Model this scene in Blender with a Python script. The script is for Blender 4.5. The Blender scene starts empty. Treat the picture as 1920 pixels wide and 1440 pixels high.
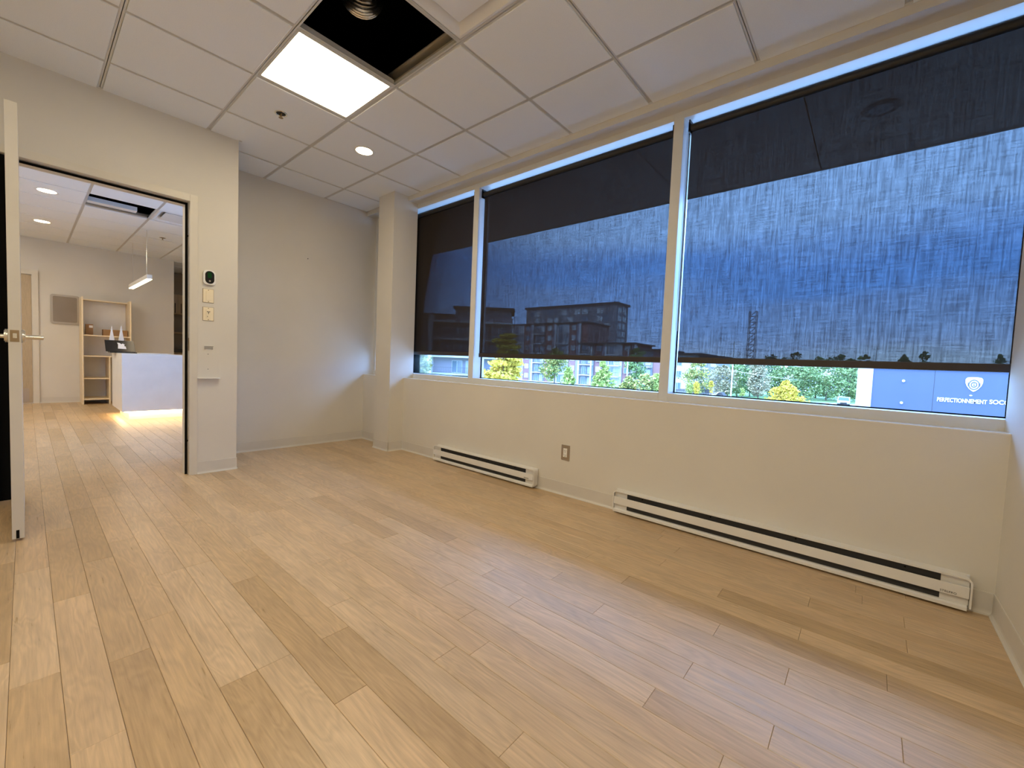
import bpy, bmesh, math, random
from mathutils import Vector, Matrix
random.seed(7)
SC = bpy.context.scene
COL = SC.collection
PI = math.pi
# ------------------------------------------------------------------ camera, world, sun, exposure
CAM = Vector((4.668, -2.674, 0.992)); FPX = 782.42
RT = Vector((0.758154, 0.650823, 0.041125)).normalized()
FW = Vector((-0.649484, 0.758718, -0.050076)).normalized()
UP = RT.cross(FW).normalized(); RT = FW.cross(UP).normalized()
cam_d = bpy.data.cameras.new('camera'); cam = bpy.data.objects.new('camera', cam_d); COL.objects.link(cam)
cam.matrix_world = Matrix(((RT.x, UP.x, -FW.x, CAM.x), (RT.y, UP.y, -FW.y, CAM.y), (RT.z, UP.z, -FW.z, CAM.z), (0, 0, 0, 1)))
cam_d.sensor_fit = 'HORIZONTAL'; cam_d.sensor_width = 36.0; cam_d.lens = FPX / 1920 * 36.0
cam_d.clip_start = 0.02; cam_d.clip_end = 600
SC.camera = cam
vs = SC.view_settings
vs.view_transform = 'Standard'; vs.look = 'None'; vs.gamma = 1.0; vs.use_curve_mapping = False
vs.exposure = 0.14
SC.display_settings.display_device = 'sRGB'

SKY_STRENGTH = 3.4
PANEL = (1.0, 0.85, 0.58); PANEL_S = 19.0
DOWN = (1.0, 0.72, 0.42); DOWN_S = 34.0
w = bpy.data.worlds.new('sky'); SC.world = w; w.use_nodes = True
nt = w.node_tree; nt.nodes.clear()
def wn(t, **k):
    n = nt.nodes.new(t)
    for a, b in k.items(): setattr(n, a, b)
    return n
tc = wn('ShaderNodeTexCoord'); mp = wn('ShaderNodeMapping'); mp.inputs['Scale'].default_value = (1.3, 1.3, 5.5)
nz = wn('ShaderNodeTexNoise'); nz.inputs['Scale'].default_value = 1.6; nz.inputs['Detail'].default_value = 3; nz.inputs['Roughness'].default_value = .45
sep = wn('ShaderNodeSeparateXYZ'); ma = wn('ShaderNodeMath', operation='MULTIPLY_ADD'); ma.inputs[1].default_value = .20
sub = wn('ShaderNodeMath', operation='ADD'); sub.inputs[1].default_value = -.10
rp = wn('ShaderNodeValToRGB'); cr = rp.color_ramp
stops = [(0.0, (.95, 1.5, 2.4)), (.045, (.75, 1.3, 2.6)), (.10, (.58, 1.18, 2.7)), (.15, (.50, 1.12, 2.8)), (.185, (.34, 1.02, 3.0)), (.215, (.36, 1.05, 3.1)), (.29, (.95, 1.85, 3.9)), (.42, (1.1, 2.05, 4.1)), (1.0, (.85, 1.7, 3.6))]
while len(cr.elements) < len(stops): cr.elements.new(.5)
for e, (p, c) in zip(cr.elements, stops): e.position = p; e.color = (*[v / 4 for v in c], 1)
bg = wn('ShaderNodeBackground'); bg.inputs['Strength'].default_value = 4.0 * SKY_STRENGTH
wo = wn('ShaderNodeOutputWorld')
L = nt.links.new
L(tc.outputs['Generated'], mp.inputs['Vector']); L(mp.outputs[0], nz.inputs['Vector']); L(tc.outputs['Generated'], sep.inputs[0])
L(nz.outputs['Fac'], ma.inputs[0]); L(sep.outputs['Z'], ma.inputs[2]); L(ma.outputs[0], sub.inputs[0]); L(sub.outputs[0], rp.inputs[0])
L(rp.outputs[0], bg.inputs['Color']); L(bg.outputs[0], wo.inputs['Surface'])
sun_d = bpy.data.lights.new('sun', 'SUN'); sun_d.energy = 3.5; sun_d.angle = math.radians(12); sun_d.color = (1, .93, .82)
sun = bpy.data.objects.new('sun', sun_d); COL.objects.link(sun)
sun.rotation_euler = (math.radians(38), 0, math.radians(-18))     # high, from behind the building

# ------------------------------------------------------------------ helpers
def ray(px, py): return FW + RT * ((px - 960) / FPX) + UP * ((720 - py) / FPX)
def at_y(px, py, Y):
    d = ray(px, py); return CAM + d * ((Y - CAM.y) / d.y)
def project(p):
    d = Vector(p) - CAM; z = d.dot(FW)
    if z < .05: return None
    return (960 + FPX * d.dot(RT) / z, 720 - FPX * d.dot(UP) / z)

class MB:
    def __init__(s): s.v = []; s.f = []; s.m = []
    def add(s, vs, fs, mi=0):
        b = len(s.v); s.v += [tuple(v) for v in vs]; s.f += [tuple(b + i for i in f) for f in fs]; s.m += [mi] * len(fs); return s
    def box(s, a, b, mi=0):
        (x0, y0, z0), (x1, y1, z1) = a, b
        x0, x1 = sorted((x0, x1)); y0, y1 = sorted((y0, y1)); z0, z1 = sorted((z0, z1))
        return s.add([(x0, y0, z0), (x1, y0, z0), (x1, y1, z0), (x0, y1, z0), (x0, y0, z1), (x1, y0, z1), (x1, y1, z1), (x0, y1, z1)],
                     [(0, 3, 2, 1), (4, 5, 6, 7), (0, 1, 5, 4), (1, 2, 6, 5), (2, 3, 7, 6), (3, 0, 4, 7)], mi)
    def obox(s, c, sx, sy, sz, M, mi=0):
        vs = [Vector(c) + M @ Vector((x * sx / 2, y * sy / 2, z * sz / 2)) for x, y, z in ((-1, -1, -1), (1, -1, -1), (1, 1, -1), (-1, 1, -1), (-1, -1, 1), (1, -1, 1), (1, 1, 1), (-1, 1, 1))]
        return s.add(vs, [(0, 3, 2, 1), (4, 5, 6, 7), (0, 1, 5, 4), (1, 2, 6, 5), (2, 3, 7, 6), (3, 0, 4, 7)], mi)
    def prism(s, pts, axis, a, b, mi=0):
        """polygon pts (2D) extruded along axis from a to b"""
        def P(p, t):
            return {'x': (t, p[0], p[1]), 'y': (p[0], t, p[1]), 'z': (p[0], p[1], t)}[axis]
        n = len(pts)
        vs = [P(p, a) for p in pts] + [P(p, b) for p in pts]
        fs = [(i, (i + 1) % n, n + (i + 1) % n, n + i) for i in range(n)] + [tuple(range(n))[::-1], tuple(range(n, 2 * n))]
        return s.add(vs, fs, mi)
    def tube(s, path, r, n=10, caps=True, mi=0, radii=None):
        path = [Vector(p) for p in path]; rings = []; up = None
        for i, p in enumerate(path):
            t = (path[min(i + 1, len(path) - 1)] - path[max(i - 1, 0)]).normalized()
            if up is None:
                up = Vector((0, 0, 1)) if abs(t.z) < .9 else Vector((1, 0, 0))
            a = t.cross(up).normalized(); b2 = a.cross(t).normalized(); up = b2
            rr = radii[i] if radii else r
            rings.append([p + (a * math.cos(2 * PI * k / n) + b2 * math.sin(2 * PI * k / n)) * rr for k in range(n)])
        vs = [v for rg in rings for v in rg]; fs = []
        for i in range(len(rings) - 1):
            for k in range(n):
                k2 = (k + 1) % n; fs.append((i * n + k, i * n + k2, (i + 1) * n + k2, (i + 1) * n + k))
        if caps: fs += [tuple(range(n))[::-1], tuple(range((len(rings) - 1) * n, len(rings) * n))]
        return s.add(vs, fs, mi)
    def disc(s, c, axis_dir, r, h, n=24, mi=0):
        c = Vector(c); d = Vector(axis_dir).normalized(); return s.tube([c, c + d * h], r, n, True, mi)
    def lathe(s, c, prof, n=24, mi=0):
        """prof: (r, z) list around vertical axis through c"""
        vs = [(c[0] + r * math.cos(2 * PI * k / n), c[1] + r * math.sin(2 * PI * k / n), c[2] + z) for r, z in prof for k in range(n)]
        fs = [(i * n + k, i * n + (k + 1) % n, (i + 1) * n + (k + 1) % n, (i + 1) * n + k) for i in range(len(prof) - 1) for k in range(n)]
        return s.add(vs, fs, mi)
    def sphere(s, c, r, n=8, m=5, mi=0):
        return s.lathe(c, [(r * math.sin(PI * i / m) + 1e-5, -r * math.cos(PI * i / m)) for i in range(m + 1)], n, mi)
    def mesh(s, name, mats):
        me = bpy.data.meshes.new(name); me.from_pydata(s.v, [], s.f)
        for m in (mats if isinstance(mats, (list, tuple)) else [mats]): me.materials.append(m)
        if any(s.m): me.polygons.foreach_set('material_index', s.m)
        me.update(); return me
    def build(s, name, mats, parent=None, smooth=False, bevel=0, origin=None):
        me = s.mesh(name, mats)
        bm = bmesh.new(); bm.from_mesh(me); bmesh.ops.recalc_face_normals(bm, faces=bm.faces)
        if bevel: bmesh.ops.bevel(bm, geom=[e for e in bm.edges if e.calc_face_angle(0) > .5], offset=bevel, segments=2, affect='EDGES', profile=.6, clamp_overlap=True)
        bm.to_mesh(me); bm.free()
        if smooth:
            me.polygons.foreach_set('use_smooth', [True] * len(me.polygons)); me.set_sharp_from_angle(angle=math.radians(40))
        return link(name, me, parent, origin)
def world_loc(o):
    l = Vector(o.location)
    while o.parent: o = o.parent; l = l + o.location
    return l
def link(name, me, parent=None, origin=None):
    o = bpy.data.objects.new(name, me); COL.objects.link(o)
    if origin is None and parent is not None: origin = world_loc(parent)
    if origin is None:
        c = [v.co for v in me.vertices]
        lo = Vector([min(v[i] for v in c) for i in range(3)]); hi = Vector([max(v[i] for v in c) for i in range(3)])
        origin = Vector(((lo.x + hi.x) / 2, (lo.y + hi.y) / 2, lo.z))
    origin = Vector(origin)
    me.transform(Matrix.Translation(-origin))
    if parent is not None:
        o.parent = parent; o.location = origin - world_loc(parent)
    else: o.location = origin
    return o
def tag(o, label=None, cat=None, group=None, kind=None):
    if label: o['label'] = label
    if cat: o['category'] = cat
    if group: o['group'] = group
    if kind: o['kind'] = kind
    return o
def empty(name, loc, label=None, cat=None, group=None, kind=None):
    o = bpy.data.objects.new(name, None); COL.objects.link(o); o.location = loc; o.empty_display_size = .1
    return tag(o, label, cat, group, kind)
def children(o): return [c for c in o.children]
def copy_tree(o, parent=None):
    c = o.copy(); COL.objects.link(c); c.parent = parent
    for ch in list(o.children): copy_tree(ch, c)
    return c

# ------------------------------------------------------------------ materials
def lin(c): return tuple(((v / 255) / 12.92 if v / 255 <= .04045 else ((v / 255 + .055) / 1.055) ** 2.4) for v in c)
def mat(name, col, rough=.6, metal=0, bump=0, bscale=300, var=0, vscale=6, spec=.5, coords='Object', stretch=(1, 1, 1)):
    m = bpy.data.materials.new(name); m.use_nodes = True; t = m.node_tree; b = t.nodes['Principled BSDF']
    b.inputs['Base Color'].default_value = (*col, 1); b.inputs['Roughness'].default_value = rough; b.inputs['Metallic'].default_value = metal
    b.inputs['Specular IOR Level'].default_value = spec
    tcn = t.nodes.new('ShaderNodeTexCoord'); mpn = t.nodes.new('ShaderNodeMapping'); mpn.inputs['Scale'].default_value = stretch
    t.links.new(tcn.outputs[coords], mpn.inputs[0])
    n = t.nodes.new('ShaderNodeTexNoise'); n.inputs['Scale'].default_value = vscale; n.inputs['Detail'].default_value = 4
    t.links.new(mpn.outputs[0], n.inputs['Vector'])
    v = max(var, .03)
    r = t.nodes.new('ShaderNodeValToRGB'); r.color_ramp.elements[0].position = .3; r.color_ramp.elements[1].position = .7
    r.color_ramp.elements[0].color = (*[c * (1 - v) for c in col], 1); r.color_ramp.elements[1].color = (*[min(1, c * (1 + v)) for c in col], 1)
    t.links.new(n.outputs['Fac'], r.inputs[0]); t.links.new(r.outputs[0], b.inputs['Base Color'])
    if bump:
        n2 = t.nodes.new('ShaderNodeTexNoise'); n2.inputs['Scale'].default_value = bscale; n2.inputs['Detail'].default_value = 3
        t.links.new(mpn.outputs[0], n2.inputs['Vector'])
        bp = t.nodes.new('ShaderNodeBump'); bp.inputs['Strength'].default_value = bump; bp.inputs['Distance'].default_value = .002
        t.links.new(n2.outputs['Fac'], bp.inputs['Height']); t.links.new(bp.outputs[0], b.inputs['Normal'])
    return m
def emit(name, col, s):
    m = bpy.data.materials.new(name); m.use_nodes = True; t = m.node_tree; t.nodes.clear()
    e = t.nodes.new('ShaderNodeEmission'); e.inputs[0].default_value = (*col, 1); e.inputs[1].default_value = s
    o = t.nodes.new('ShaderNodeOutputMaterial'); t.links.new(e.outputs[0], o.inputs[0]); return m
def plank_mat():
    m = bpy.data.materials.new('oak_plank'); m.use_nodes = True; t = m.node_tree; b = t.nodes['Principled BSDF']; N = t.nodes.new; K = t.links.new
    tcn = N('ShaderNodeTexCoord'); oi = N('ShaderNodeObjectInfo'); geo = N('ShaderNodeNewGeometry')
    at = N('ShaderNodeAttribute'); at.attribute_name = 'tone'; at.attribute_type = 'GEOMETRY'
    sumr = N('ShaderNodeMath'); sumr.operation = 'ADD'; K(oi.outputs['Random'], sumr.inputs[0]); K(at.outputs['Fac'], sumr.inputs[1])
    fr = N('ShaderNodeMath'); fr.operation = 'FRACT'; K(sumr.outputs[0], fr.inputs[0])
    off = N('ShaderNodeVectorMath'); off.operation = 'SCALE'; off.inputs[0].default_value = (37, 91, 53); K(fr.outputs[0], off.inputs['Scale'])
    ad = N('ShaderNodeVectorMath'); ad.operation = 'ADD'; K(geo.outputs['Position'], ad.inputs[0]); K(off.outputs[0], ad.inputs[1])
    mp1 = N('ShaderNodeMapping'); mp1.inputs['Scale'].default_value = (1.6, 9, 1); K(ad.outputs[0], mp1.inputs[0])
    n1 = N('ShaderNodeTexNoise'); n1.inputs['Scale'].default_value = 1.4; n1.inputs['Detail'].default_value = 2; n1.inputs['Distortion'].default_value = .5; K(mp1.outputs[0], n1.inputs['Vector'])
    # cathedral rings: contour lines of the large noise
    mu = N('ShaderNodeMath'); mu.operation = 'MULTIPLY'; mu.inputs[1].default_value = 60; K(n1.outputs['Fac'], mu.inputs[0])
    si = N('ShaderNodeMath'); si.operation = 'SINE'; K(mu.outputs[0], si.inputs[0])
    mp2 = N('ShaderNodeMapping'); mp2.inputs['Scale'].default_value = (6, 130, 1); K(ad.outputs[0], mp2.inputs[0])
    n2 = N('ShaderNodeTexNoise'); n2.inputs['Scale'].default_value = 1.0; n2.inputs['Detail'].default_value = 5; n2.inputs['Roughness'].default_value = .65; K(mp2.outputs[0], n2.inputs['Vector'])
    mp3 = N('ShaderNodeMapping'); mp3.inputs['Scale'].default_value = (2.5, 7, 1); K(ad.outputs[0], mp3.inputs[0])
    n3 = N('ShaderNodeTexNoise'); n3.inputs['Scale'].default_value = 1.0; n3.inputs['Detail'].default_value = 3; K(mp3.outputs[0], n3.inputs['Vector'])
    base = N('ShaderNodeValToRGB'); e = base.color_ramp.elements
    cols = [(0, (.50, .345, .185)), (.12, (.60, .425, .245)), (.5, (.65, .48, .30)), (.88, (.64, .455, .27)), (1, (.55, .38, .20))]
    while len(e) < len(cols): e.new(.5)
    for el, (p, c) in zip(e, cols): el.position = p; el.color = (*c, 1)
    K(fr.outputs[0], base.inputs[0])
    def shade(inp, src, lo, hi, a, b2):
        r = N('ShaderNodeMapRange'); r.inputs[1].default_value = lo; r.inputs[2].default_value = hi; r.inputs[3].default_value = a; r.inputs[4].default_value = b2; K(src, r.inputs[0])
        s = N('ShaderNodeVectorMath'); s.operation = 'SCALE'; K(inp, s.inputs[0]); K(r.outputs[0], s.inputs['Scale']); return s.outputs[0]
    c = shade(base.outputs[0], si.outputs[0], -1, 1, .92, 1.03)
    c = shade(c, n2.outputs['Fac'], .3, .7, .84, 1.11)
    c = shade(c, n3.outputs['Fac'], .3, .7, .90, 1.08)
    K(c, b.inputs['Base Color'])
    rr = N('ShaderNodeMapRange'); rr.inputs[1].default_value = .3; rr.inputs[2].default_value = .7; rr.inputs[3].default_value = .27; rr.inputs[4].default_value = .40; K(n2.outputs['Fac'], rr.inputs[0]); K(rr.outputs[0], b.inputs['Roughness'])
    b.inputs['Specular IOR Level'].default_value = .62
    bp = N('ShaderNodeBump'); bp.inputs['Strength'].default_value = .12; bp.inputs['Distance'].default_value = .001; K(n2.outputs['Fac'], bp.inputs['Height']); K(bp.outputs[0], b.inputs['Normal'])
    return m
def fabric_mat():
    m = bpy.data.materials.new('screen_fabric'); m.use_nodes = True; t = m.node_tree; t.nodes.clear(); N = t.nodes.new; K = t.links.new
    geo = N('ShaderNodeNewGeometry')
    def nz(sc, det):
        mpn = N('ShaderNodeMapping'); mpn.inputs['Scale'].default_value = sc; K(geo.outputs['Position'], mpn.inputs[0])
        n = N('ShaderNodeTexNoise'); n.inputs['Scale'].default_value = 1; n.inputs['Detail'].default_value = det; K(mpn.outputs[0], n.inputs['Vector']); return n.outputs['Fac']
    a = nz((130, 1, 7), 5); b2 = nz((10, 1, 150), 4)
    ad = N('ShaderNodeMath'); ad.operation = 'MULTIPLY_ADD'; ad.inputs[1].default_value = 1.5; K(a, ad.inputs[0]); K(b2, ad.inputs[2])
    mr = N('ShaderNodeMapRange'); mr.inputs[1].default_value = .85; mr.inputs[2].default_value = 1.65; mr.inputs[3].default_value = .020; mr.inputs[4].default_value = .070; K(ad.outputs[0], mr.inputs[0])
    # openness falls when the weave is seen at a slant, as in any thick mesh
    dt = N('ShaderNodeVectorMath'); dt.operation = 'DOT_PRODUCT'; K(geo.outputs['Normal'], dt.inputs[0]); K(geo.outputs['Incoming'], dt.inputs[1])
    ab = N('ShaderNodeMath'); ab.operation = 'ABSOLUTE'; K(dt.outputs['Value'], ab.inputs[0])
    m2 = N('ShaderNodeMapRange'); m2.inputs[1].default_value = .58; m2.inputs[2].default_value = .92; m2.inputs[3].default_value = .08; m2.inputs[4].default_value = 1.0; K(ab.outputs[0], m2.inputs[0])
    mm = N('ShaderNodeMath'); mm.operation = 'MULTIPLY'; K(mr.outputs[0], mm.inputs[0]); K(m2.outputs[0], mm.inputs[1])
    df = N('ShaderNodeBsdfDiffuse'); df.inputs[0].default_value = (.034, .029, .028, 1)
    tr = N('ShaderNodeBsdfTransparent'); mx = N('ShaderNodeMixShader'); o = N('ShaderNodeOutputMaterial')
    K(mm.outputs[0], mx.inputs[0]); K(df.outputs[0], mx.inputs[1]); K(tr.outputs[0], mx.inputs[2]); K(mx.outputs[0], o.inputs[0]); return m
def glass_mat(name='pane_glass', tint=(.93, .97, .97)):
    m = bpy.data.materials.new(name); m.use_nodes = True; t = m.node_tree; t.nodes.clear(); N = t.nodes.new; K = t.links.new
    tr = N('ShaderNodeBsdfTransparent'); tr.inputs[0].default_value = (*tint, 1)
    gl = N('ShaderNodeBsdfGlossy'); gl.inputs['Roughness'].default_value = .02
    fr = N('ShaderNodeFresnel'); fr.inputs[0].default_value = 1.25
    mx = N('ShaderNodeMixShader'); o = N('ShaderNodeOutputMaterial'); K(fr.outputs[0], mx.inputs[0]); K(tr.outputs[0], mx.inputs[1]); K(gl.outputs[0], mx.inputs[2]); K(mx.outputs[0], o.inputs[0]); return m
def leaf_mat(name, c1, c2):
    m = bpy.data.materials.new(name); m.use_nodes = True; t = m.node_tree; b = t.nodes['Principled BSDF']; N = t.nodes.new; K = t.links.new
    geo = N('ShaderNodeNewGeometry'); r = N('ShaderNodeValToRGB'); r.color_ramp.elements[0].color = (*c1, 1); r.color_ramp.elements[1].color = (*c2, 1)
    K(geo.outputs['Random Per Island'], r.inputs[0]); K(r.outputs[0], b.inputs['Base Color']); b.inputs['Roughness'].default_value = .8; b.inputs['Specular IOR Level'].default_value = .1
    return m
def brick_mat(name, c1, c2, mortar):
    m = bpy.data.materials.new(name); m.use_nodes = True; t = m.node_tree; b = t.nodes['Principled BSDF']; N = t.nodes.new; K = t.links.new
    tcn = N('ShaderNodeTexCoord'); mpn = N('ShaderNodeMapping'); mpn.inputs['Rotation'].default_value = (PI / 2, 0, 0); K(tcn.outputs['Object'], mpn.inputs[0])
    br = N('ShaderNodeTexBrick'); br.inputs['Color1'].default_value = (*c1, 1); br.inputs['Color2'].default_value = (*c2, 1); br.inputs['Mortar'].default_value = (*mortar, 1); br.inputs['Scale'].default_value = 3
    K(mpn.outputs[0], br.inputs['Vector']); K(br.outputs['Color'], b.inputs['Base Color']); b.inputs['Roughness'].default_value = .85; return m

M = dict(
    wall=mat('wall_paint', (.73, .70, .64), .55, bump=.15, bscale=220, var=.01, vscale=2, spec=.3, coords='Object'),
    base=mat('vinyl_base', (.68, .65, .60), .45, var=.02),
    tile=mat('ceiling_tile', (.90, .93, .955), .9, bump=.35, bscale=420, var=.03, vscale=260, spec=.1),
    tee=mat('tee_metal', (.70, .69, .66), .45, var=.02),
    plank=plank_mat(), under=mat('underlay', (.10, .075, .05), .9),
    frame=mat('window_frame_paint', (.70, .70, .685), .3, var=.02), sill=mat('gloss_sill_paint', (.82, .80, .77), .16, var=.02), fabric=fabric_mat(), glass=glass_mat(),
    black=mat('black_metal', (.012, .012, .013), .4), hem=mat('hem_bar_bronze', (.035, .025, .02), .45), gasket=mat('black_rubber', (.006, .006, .006), .9, spec=.1),
    door=mat('door_paint', (.66, .63, .57), .4, var=.02), casing=mat('frame_paint', (.72, .68, .60), .4, var=.02),
    chrome=mat('satin_chrome', (.75, .73, .68), .22, 1.0), brass=mat('latch_bronze', (.36, .27, .17), .4, .9),
    white=mat('white_enamel', (.82, .81, .79), .35, var=.01), offwhite=mat('almond_plastic', (.92, .82, .62), .35), slot=mat('dark_slot', (.03, .03, .033), .7),
    plastic=mat('white_plastic', (.85, .85, .84), .3), screen=emit('lcd_green', (.03, .12, .03), .3), steel=mat('stainless', (.50, .44, .36), .35, 1.0),
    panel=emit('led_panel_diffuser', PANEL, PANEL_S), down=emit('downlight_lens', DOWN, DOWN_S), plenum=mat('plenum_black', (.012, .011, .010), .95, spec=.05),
    foil=mat('aluminium_foil', (.80, .80, .82), .22, 1.0, bump=.4, bscale=60), galv=mat('galvanised_steel', (.52, .47, .38), .4, .8), wood=mat('birch_board', (.88, .74, .53), .5, var=.06, vscale=20, stretch=(1, 8, 1)),
    card=mat('brown_box', (.32, .18, .08), .7, var=.1), desk=mat('desk_laminate', (.82, .83, .84), .35), strip=emit('led_strip', (1.0, .66, .32), 30.0),
    pend=emit('pendant_lens', (1.0, .78, .50), 14.0), lap=mat('laptop_black', (.01, .01, .012), .25), paper=mat('white_paper', (.86, .85, .86), .8), taupe=mat('taupe_panel', (.30, .25, .20), .4, .3, var=.05),
    beige=mat('beige_door_wood', (.50, .40, .27), .5, var=.08, vscale=12, stretch=(8, 8, 1)), cab=mat('maple_cabinet', (.62, .47, .30), .45, var=.06), darktop=mat('dark_counter', (.03, .025, .025), .3), grout=mat('backsplash', (.42, .36, .28), .5),
)

# ------------------------------------------------------------------ room shell dimensions
XR, XD, YD, H, TOP = 5.129, .627, -1.5165, 2.714, 3.5
YB = -4.3                                    # wall behind the camera
SILL, YF, YG = .7805, .122, .232            # window sill height, frame face, glass plane
XW = -5.82                                   # far wall of the other room
YO = -4.6                                    # other room's left wall
def struct(o): o['kind'] = 'structure'; return o
# floor: substrate with planks as children
floor = struct(MB().box((-8, YO - .1, -.2), (XR + .1, 0, -.006)).build('floor', M['under']))
PW, PL = .1016, .9144
rows0 = -2.716 + PW * 0                     # a seam line
known = {-2.614: 2.86, -2.51: 3.258, -2.41: 2.915, -2.31: 3.635, -2.21: 3.272, -2.0: 3.57, -1.90: 3.272, -1.50: 4.223, -1.40: 4.525, -1.31: 4.273, -1.217: 3.883, -1.103: 4.523, -1.009: 4.282, -.905: 4.773, -.817: 4.526, -.715: 4.218, -.614: 4.835, -.514: 4.528}
def plank_geo(mb, x0, x1, y0, y1):
    g, c, t = .0004, .0011, -.006
    o = [(x0 + g, y0 + g), (x1 - g, y0 + g), (x1 - g, y1 - g), (x0 + g, y1 - g)]; i = [(x0 + g + c, y0 + g + c), (x1 - g - c, y0 + g + c), (x1 - g - c, y1 - g - c), (x0 + g + c, y1 - g - c)]
    mb.add([(*p, t) for p in o] + [(*p, -.0008) for p in o] + [(*p, 0) for p in i], [(8, 9, 10, 11)] + [(k, (k + 1) % 4, 4 + (k + 1) % 4, 4 + k) for k in range(4)] + [(4 + k, 4 + (k + 1) % 4, 8 + (k + 1) % 4, 8 + k) for k in range(4)])
cand = []; rest = []
row = 0; y = -2.716 + PW * 26.7
k0 = -24
for k in range(k0, 28):
    y0 = -2.716 + k * .1008; y1 = y0 + .1008
    if y0 < YO or y0 > -.0: continue
    y1 = min(y1, 0)
    mid = (y0 + y1) / 2; xe = None
    for ky, kx in known.items():
        if abs(ky - .05 - mid) < .05 and ky < -1.85 or abs(ky + .05 - mid) < .05 and ky > -1.6 and False: xe = kx
    for ky, kx in known.items():
        if ky >= -1.6 and abs((ky + .05) - mid) < .052: xe = kx
    if xe is None: xe = random.uniform(0, PL)
    x = xe - PL * math.ceil((xe + 8) / PL)
    while x < XR:
        a, b = max(x, -8), min(x + PL, XR)
        if b - a > .02:
            # skip bits that lie under the solid wall between the rooms? they stay, hidden under it
            c = ((a + b) / 2, mid, 0); pts = [project((xx, yy, 0)) for xx in (a, b, c[0]) for yy in (y0, y1)]
            vis = any(p and -20 < p[0] < 1940 and p[1] < 1460 for p in pts)
            if vis and c[0] < XD - .1:
                d = Vector(c) - CAM; tt = (XD - CAM.x) / d.x; yy = CAM.y + d.y * tt
                vis = -2.80 < yy < -1.80
                if c[0] > -.1 and c[1] > -1.5: vis = True
            (cand if vis else rest).append((a, b, y0, y1, (Vector(c) - CAM).length))
        x += PL
cand.sort(key=lambda c: c[4])
pcache = {}
for a, b, y0, y1, dd in cand[:300]:
    key = (round(b - a, 4), round(y1 - y0, 4))
    if key not in pcache:
        mb = MB(); plank_geo(mb, 0, b - a, 0, y1 - y0); pcache[key] = mb.mesh('plank', M['plank'])
    o = bpy.data.objects.new('plank', pcache[key]); COL.objects.link(o); o.parent = floor; o.location = Vector((a, y0, 0)) - world_loc(floor)
mb = MB(); tones = []
for a, b, y0, y1, dd in cand[300:] + rest:
    plank_geo(mb, a, b, y0, y1); tones += [random.random()] * 9
o = mb.build('plank_field', M['plank'], floor); o['kind'] = 'stuff'
at = o.data.attributes.new('tone', 'FLOAT', 'FACE'); at.data.foreach_set('value', tones[:len(o.data.polygons)])

# walls
WT = .13
wd = MB()                                     # wall with the door, facing the window end
ZC1, ZC2 = 2.181, 2.129                       # casing top, opening top
YJ, YC = -1.8394, -1.7896                     # right jamb, right casing edge
YL = -2.79                                    # hinge jamb
wd.box((XD - WT, YD, 0), (XD, YC - .012, TOP)).box((XD - WT, YC - .012, ZC1 - .012), (XD, YL - .04, TOP)).box((XD - WT, YL - .04, 0), (XD, YB - .1, TOP))
struct(wd.build('wall_door', M['wall']))
struct(MB().box((-.13, YD - .13, 0), (XD - WT, YD, TOP)).build('wall_return', M['wall']))
struct(MB().box((-.13, YD, 0), (0, .34, TOP)).build('wall_far', M['wall']))
struct(MB().box((XR, YB - .1, 0), (XR + .13, YF - .001, TOP)).box((XR + .076, YF - .001, 0), (XR + .13, .30, TOP)).build('wall_right', M['wall']))
struct(MB().box((XD - WT, YB - .13, 0), (XR + .13, YB, TOP)).build('wall_back', M['wall']))
# window wall: low wall, header
struct(MB().box((0, 0, 0), (XR, .30, SILL)).build('wall_window', M['wall']))
hd = MB().box((0, .0, 2.668), (XR, YF + .02, TOP)).box((0, YF + .02, 2.74), (XR, .30, TOP))
struct(hd.build('wall_window_header', M['wall']))
struct(MB().box((-.2, .30, -4.2), (XR + .2, .36, SILL - .03)).box((-8, .30, 2.78), (XR + 2, .36, 3.9)).build('wall_outside_face', M['galv']))
COLX0, COLX1, COLY = .543, .828, -.174
struct(MB().box((COLX0, COLY, 0), (COLX1, YF - .001, TOP)).build('wall_column', M['wall']))
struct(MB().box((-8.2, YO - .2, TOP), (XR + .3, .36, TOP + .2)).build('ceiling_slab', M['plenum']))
struct(MB().box((-8, -.002, -4.2), (-.13, .30, 0)).build('wall_spandrel', M['galv']))
# other room
struct(MB().box((XW - .13, YO, 0), (XW, -.757, TOP)).build('wall_reception_far', M['wall']))
struct(MB().box((-8, YO - .13, 0), (XD - WT, YO, TOP)).build('wall_reception_left', M['wall']))
struct(MB().box((-8, -.757, 0), (-7.75, .0, TOP)).build('wall_alcove', M['wall']))
struct(MB().box((-8, -.887, 0), (XW - .13, -.757, TOP)).build('wall_alcove_side', M['wall']))
rw = MB().box((-8, 0, 0), (-2.3, .30, TOP)).box((-2.3, 0, 0), (-.13, .30, .78)).box((-2.3, 0, 2.35), (-.13, .30, TOP))  # wall opened for the added window, out of view
struct(rw.build('wall_reception_window', M['wall']))
wr = struct(empty('window_4', (-1.0, .2, .78)))  # unseen window, added to bring bluish daylight into the reception
f4 = MB()
for xx in (-2.3, -1.25, -.20): f4.box((xx, .12, .78), (xx + .06, .26, 2.35))
f4.box((-2.3, .12, .78), (-.13, .26, .83)).box((-2.3, .12, 2.3), (-.13, .26, 2.35)); f4.build('frame', M['frame'], wr)
MB().box((-2.24, .228, .83), (-.2, .234, 2.3)).build('pane', M['glass'], wr)

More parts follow.
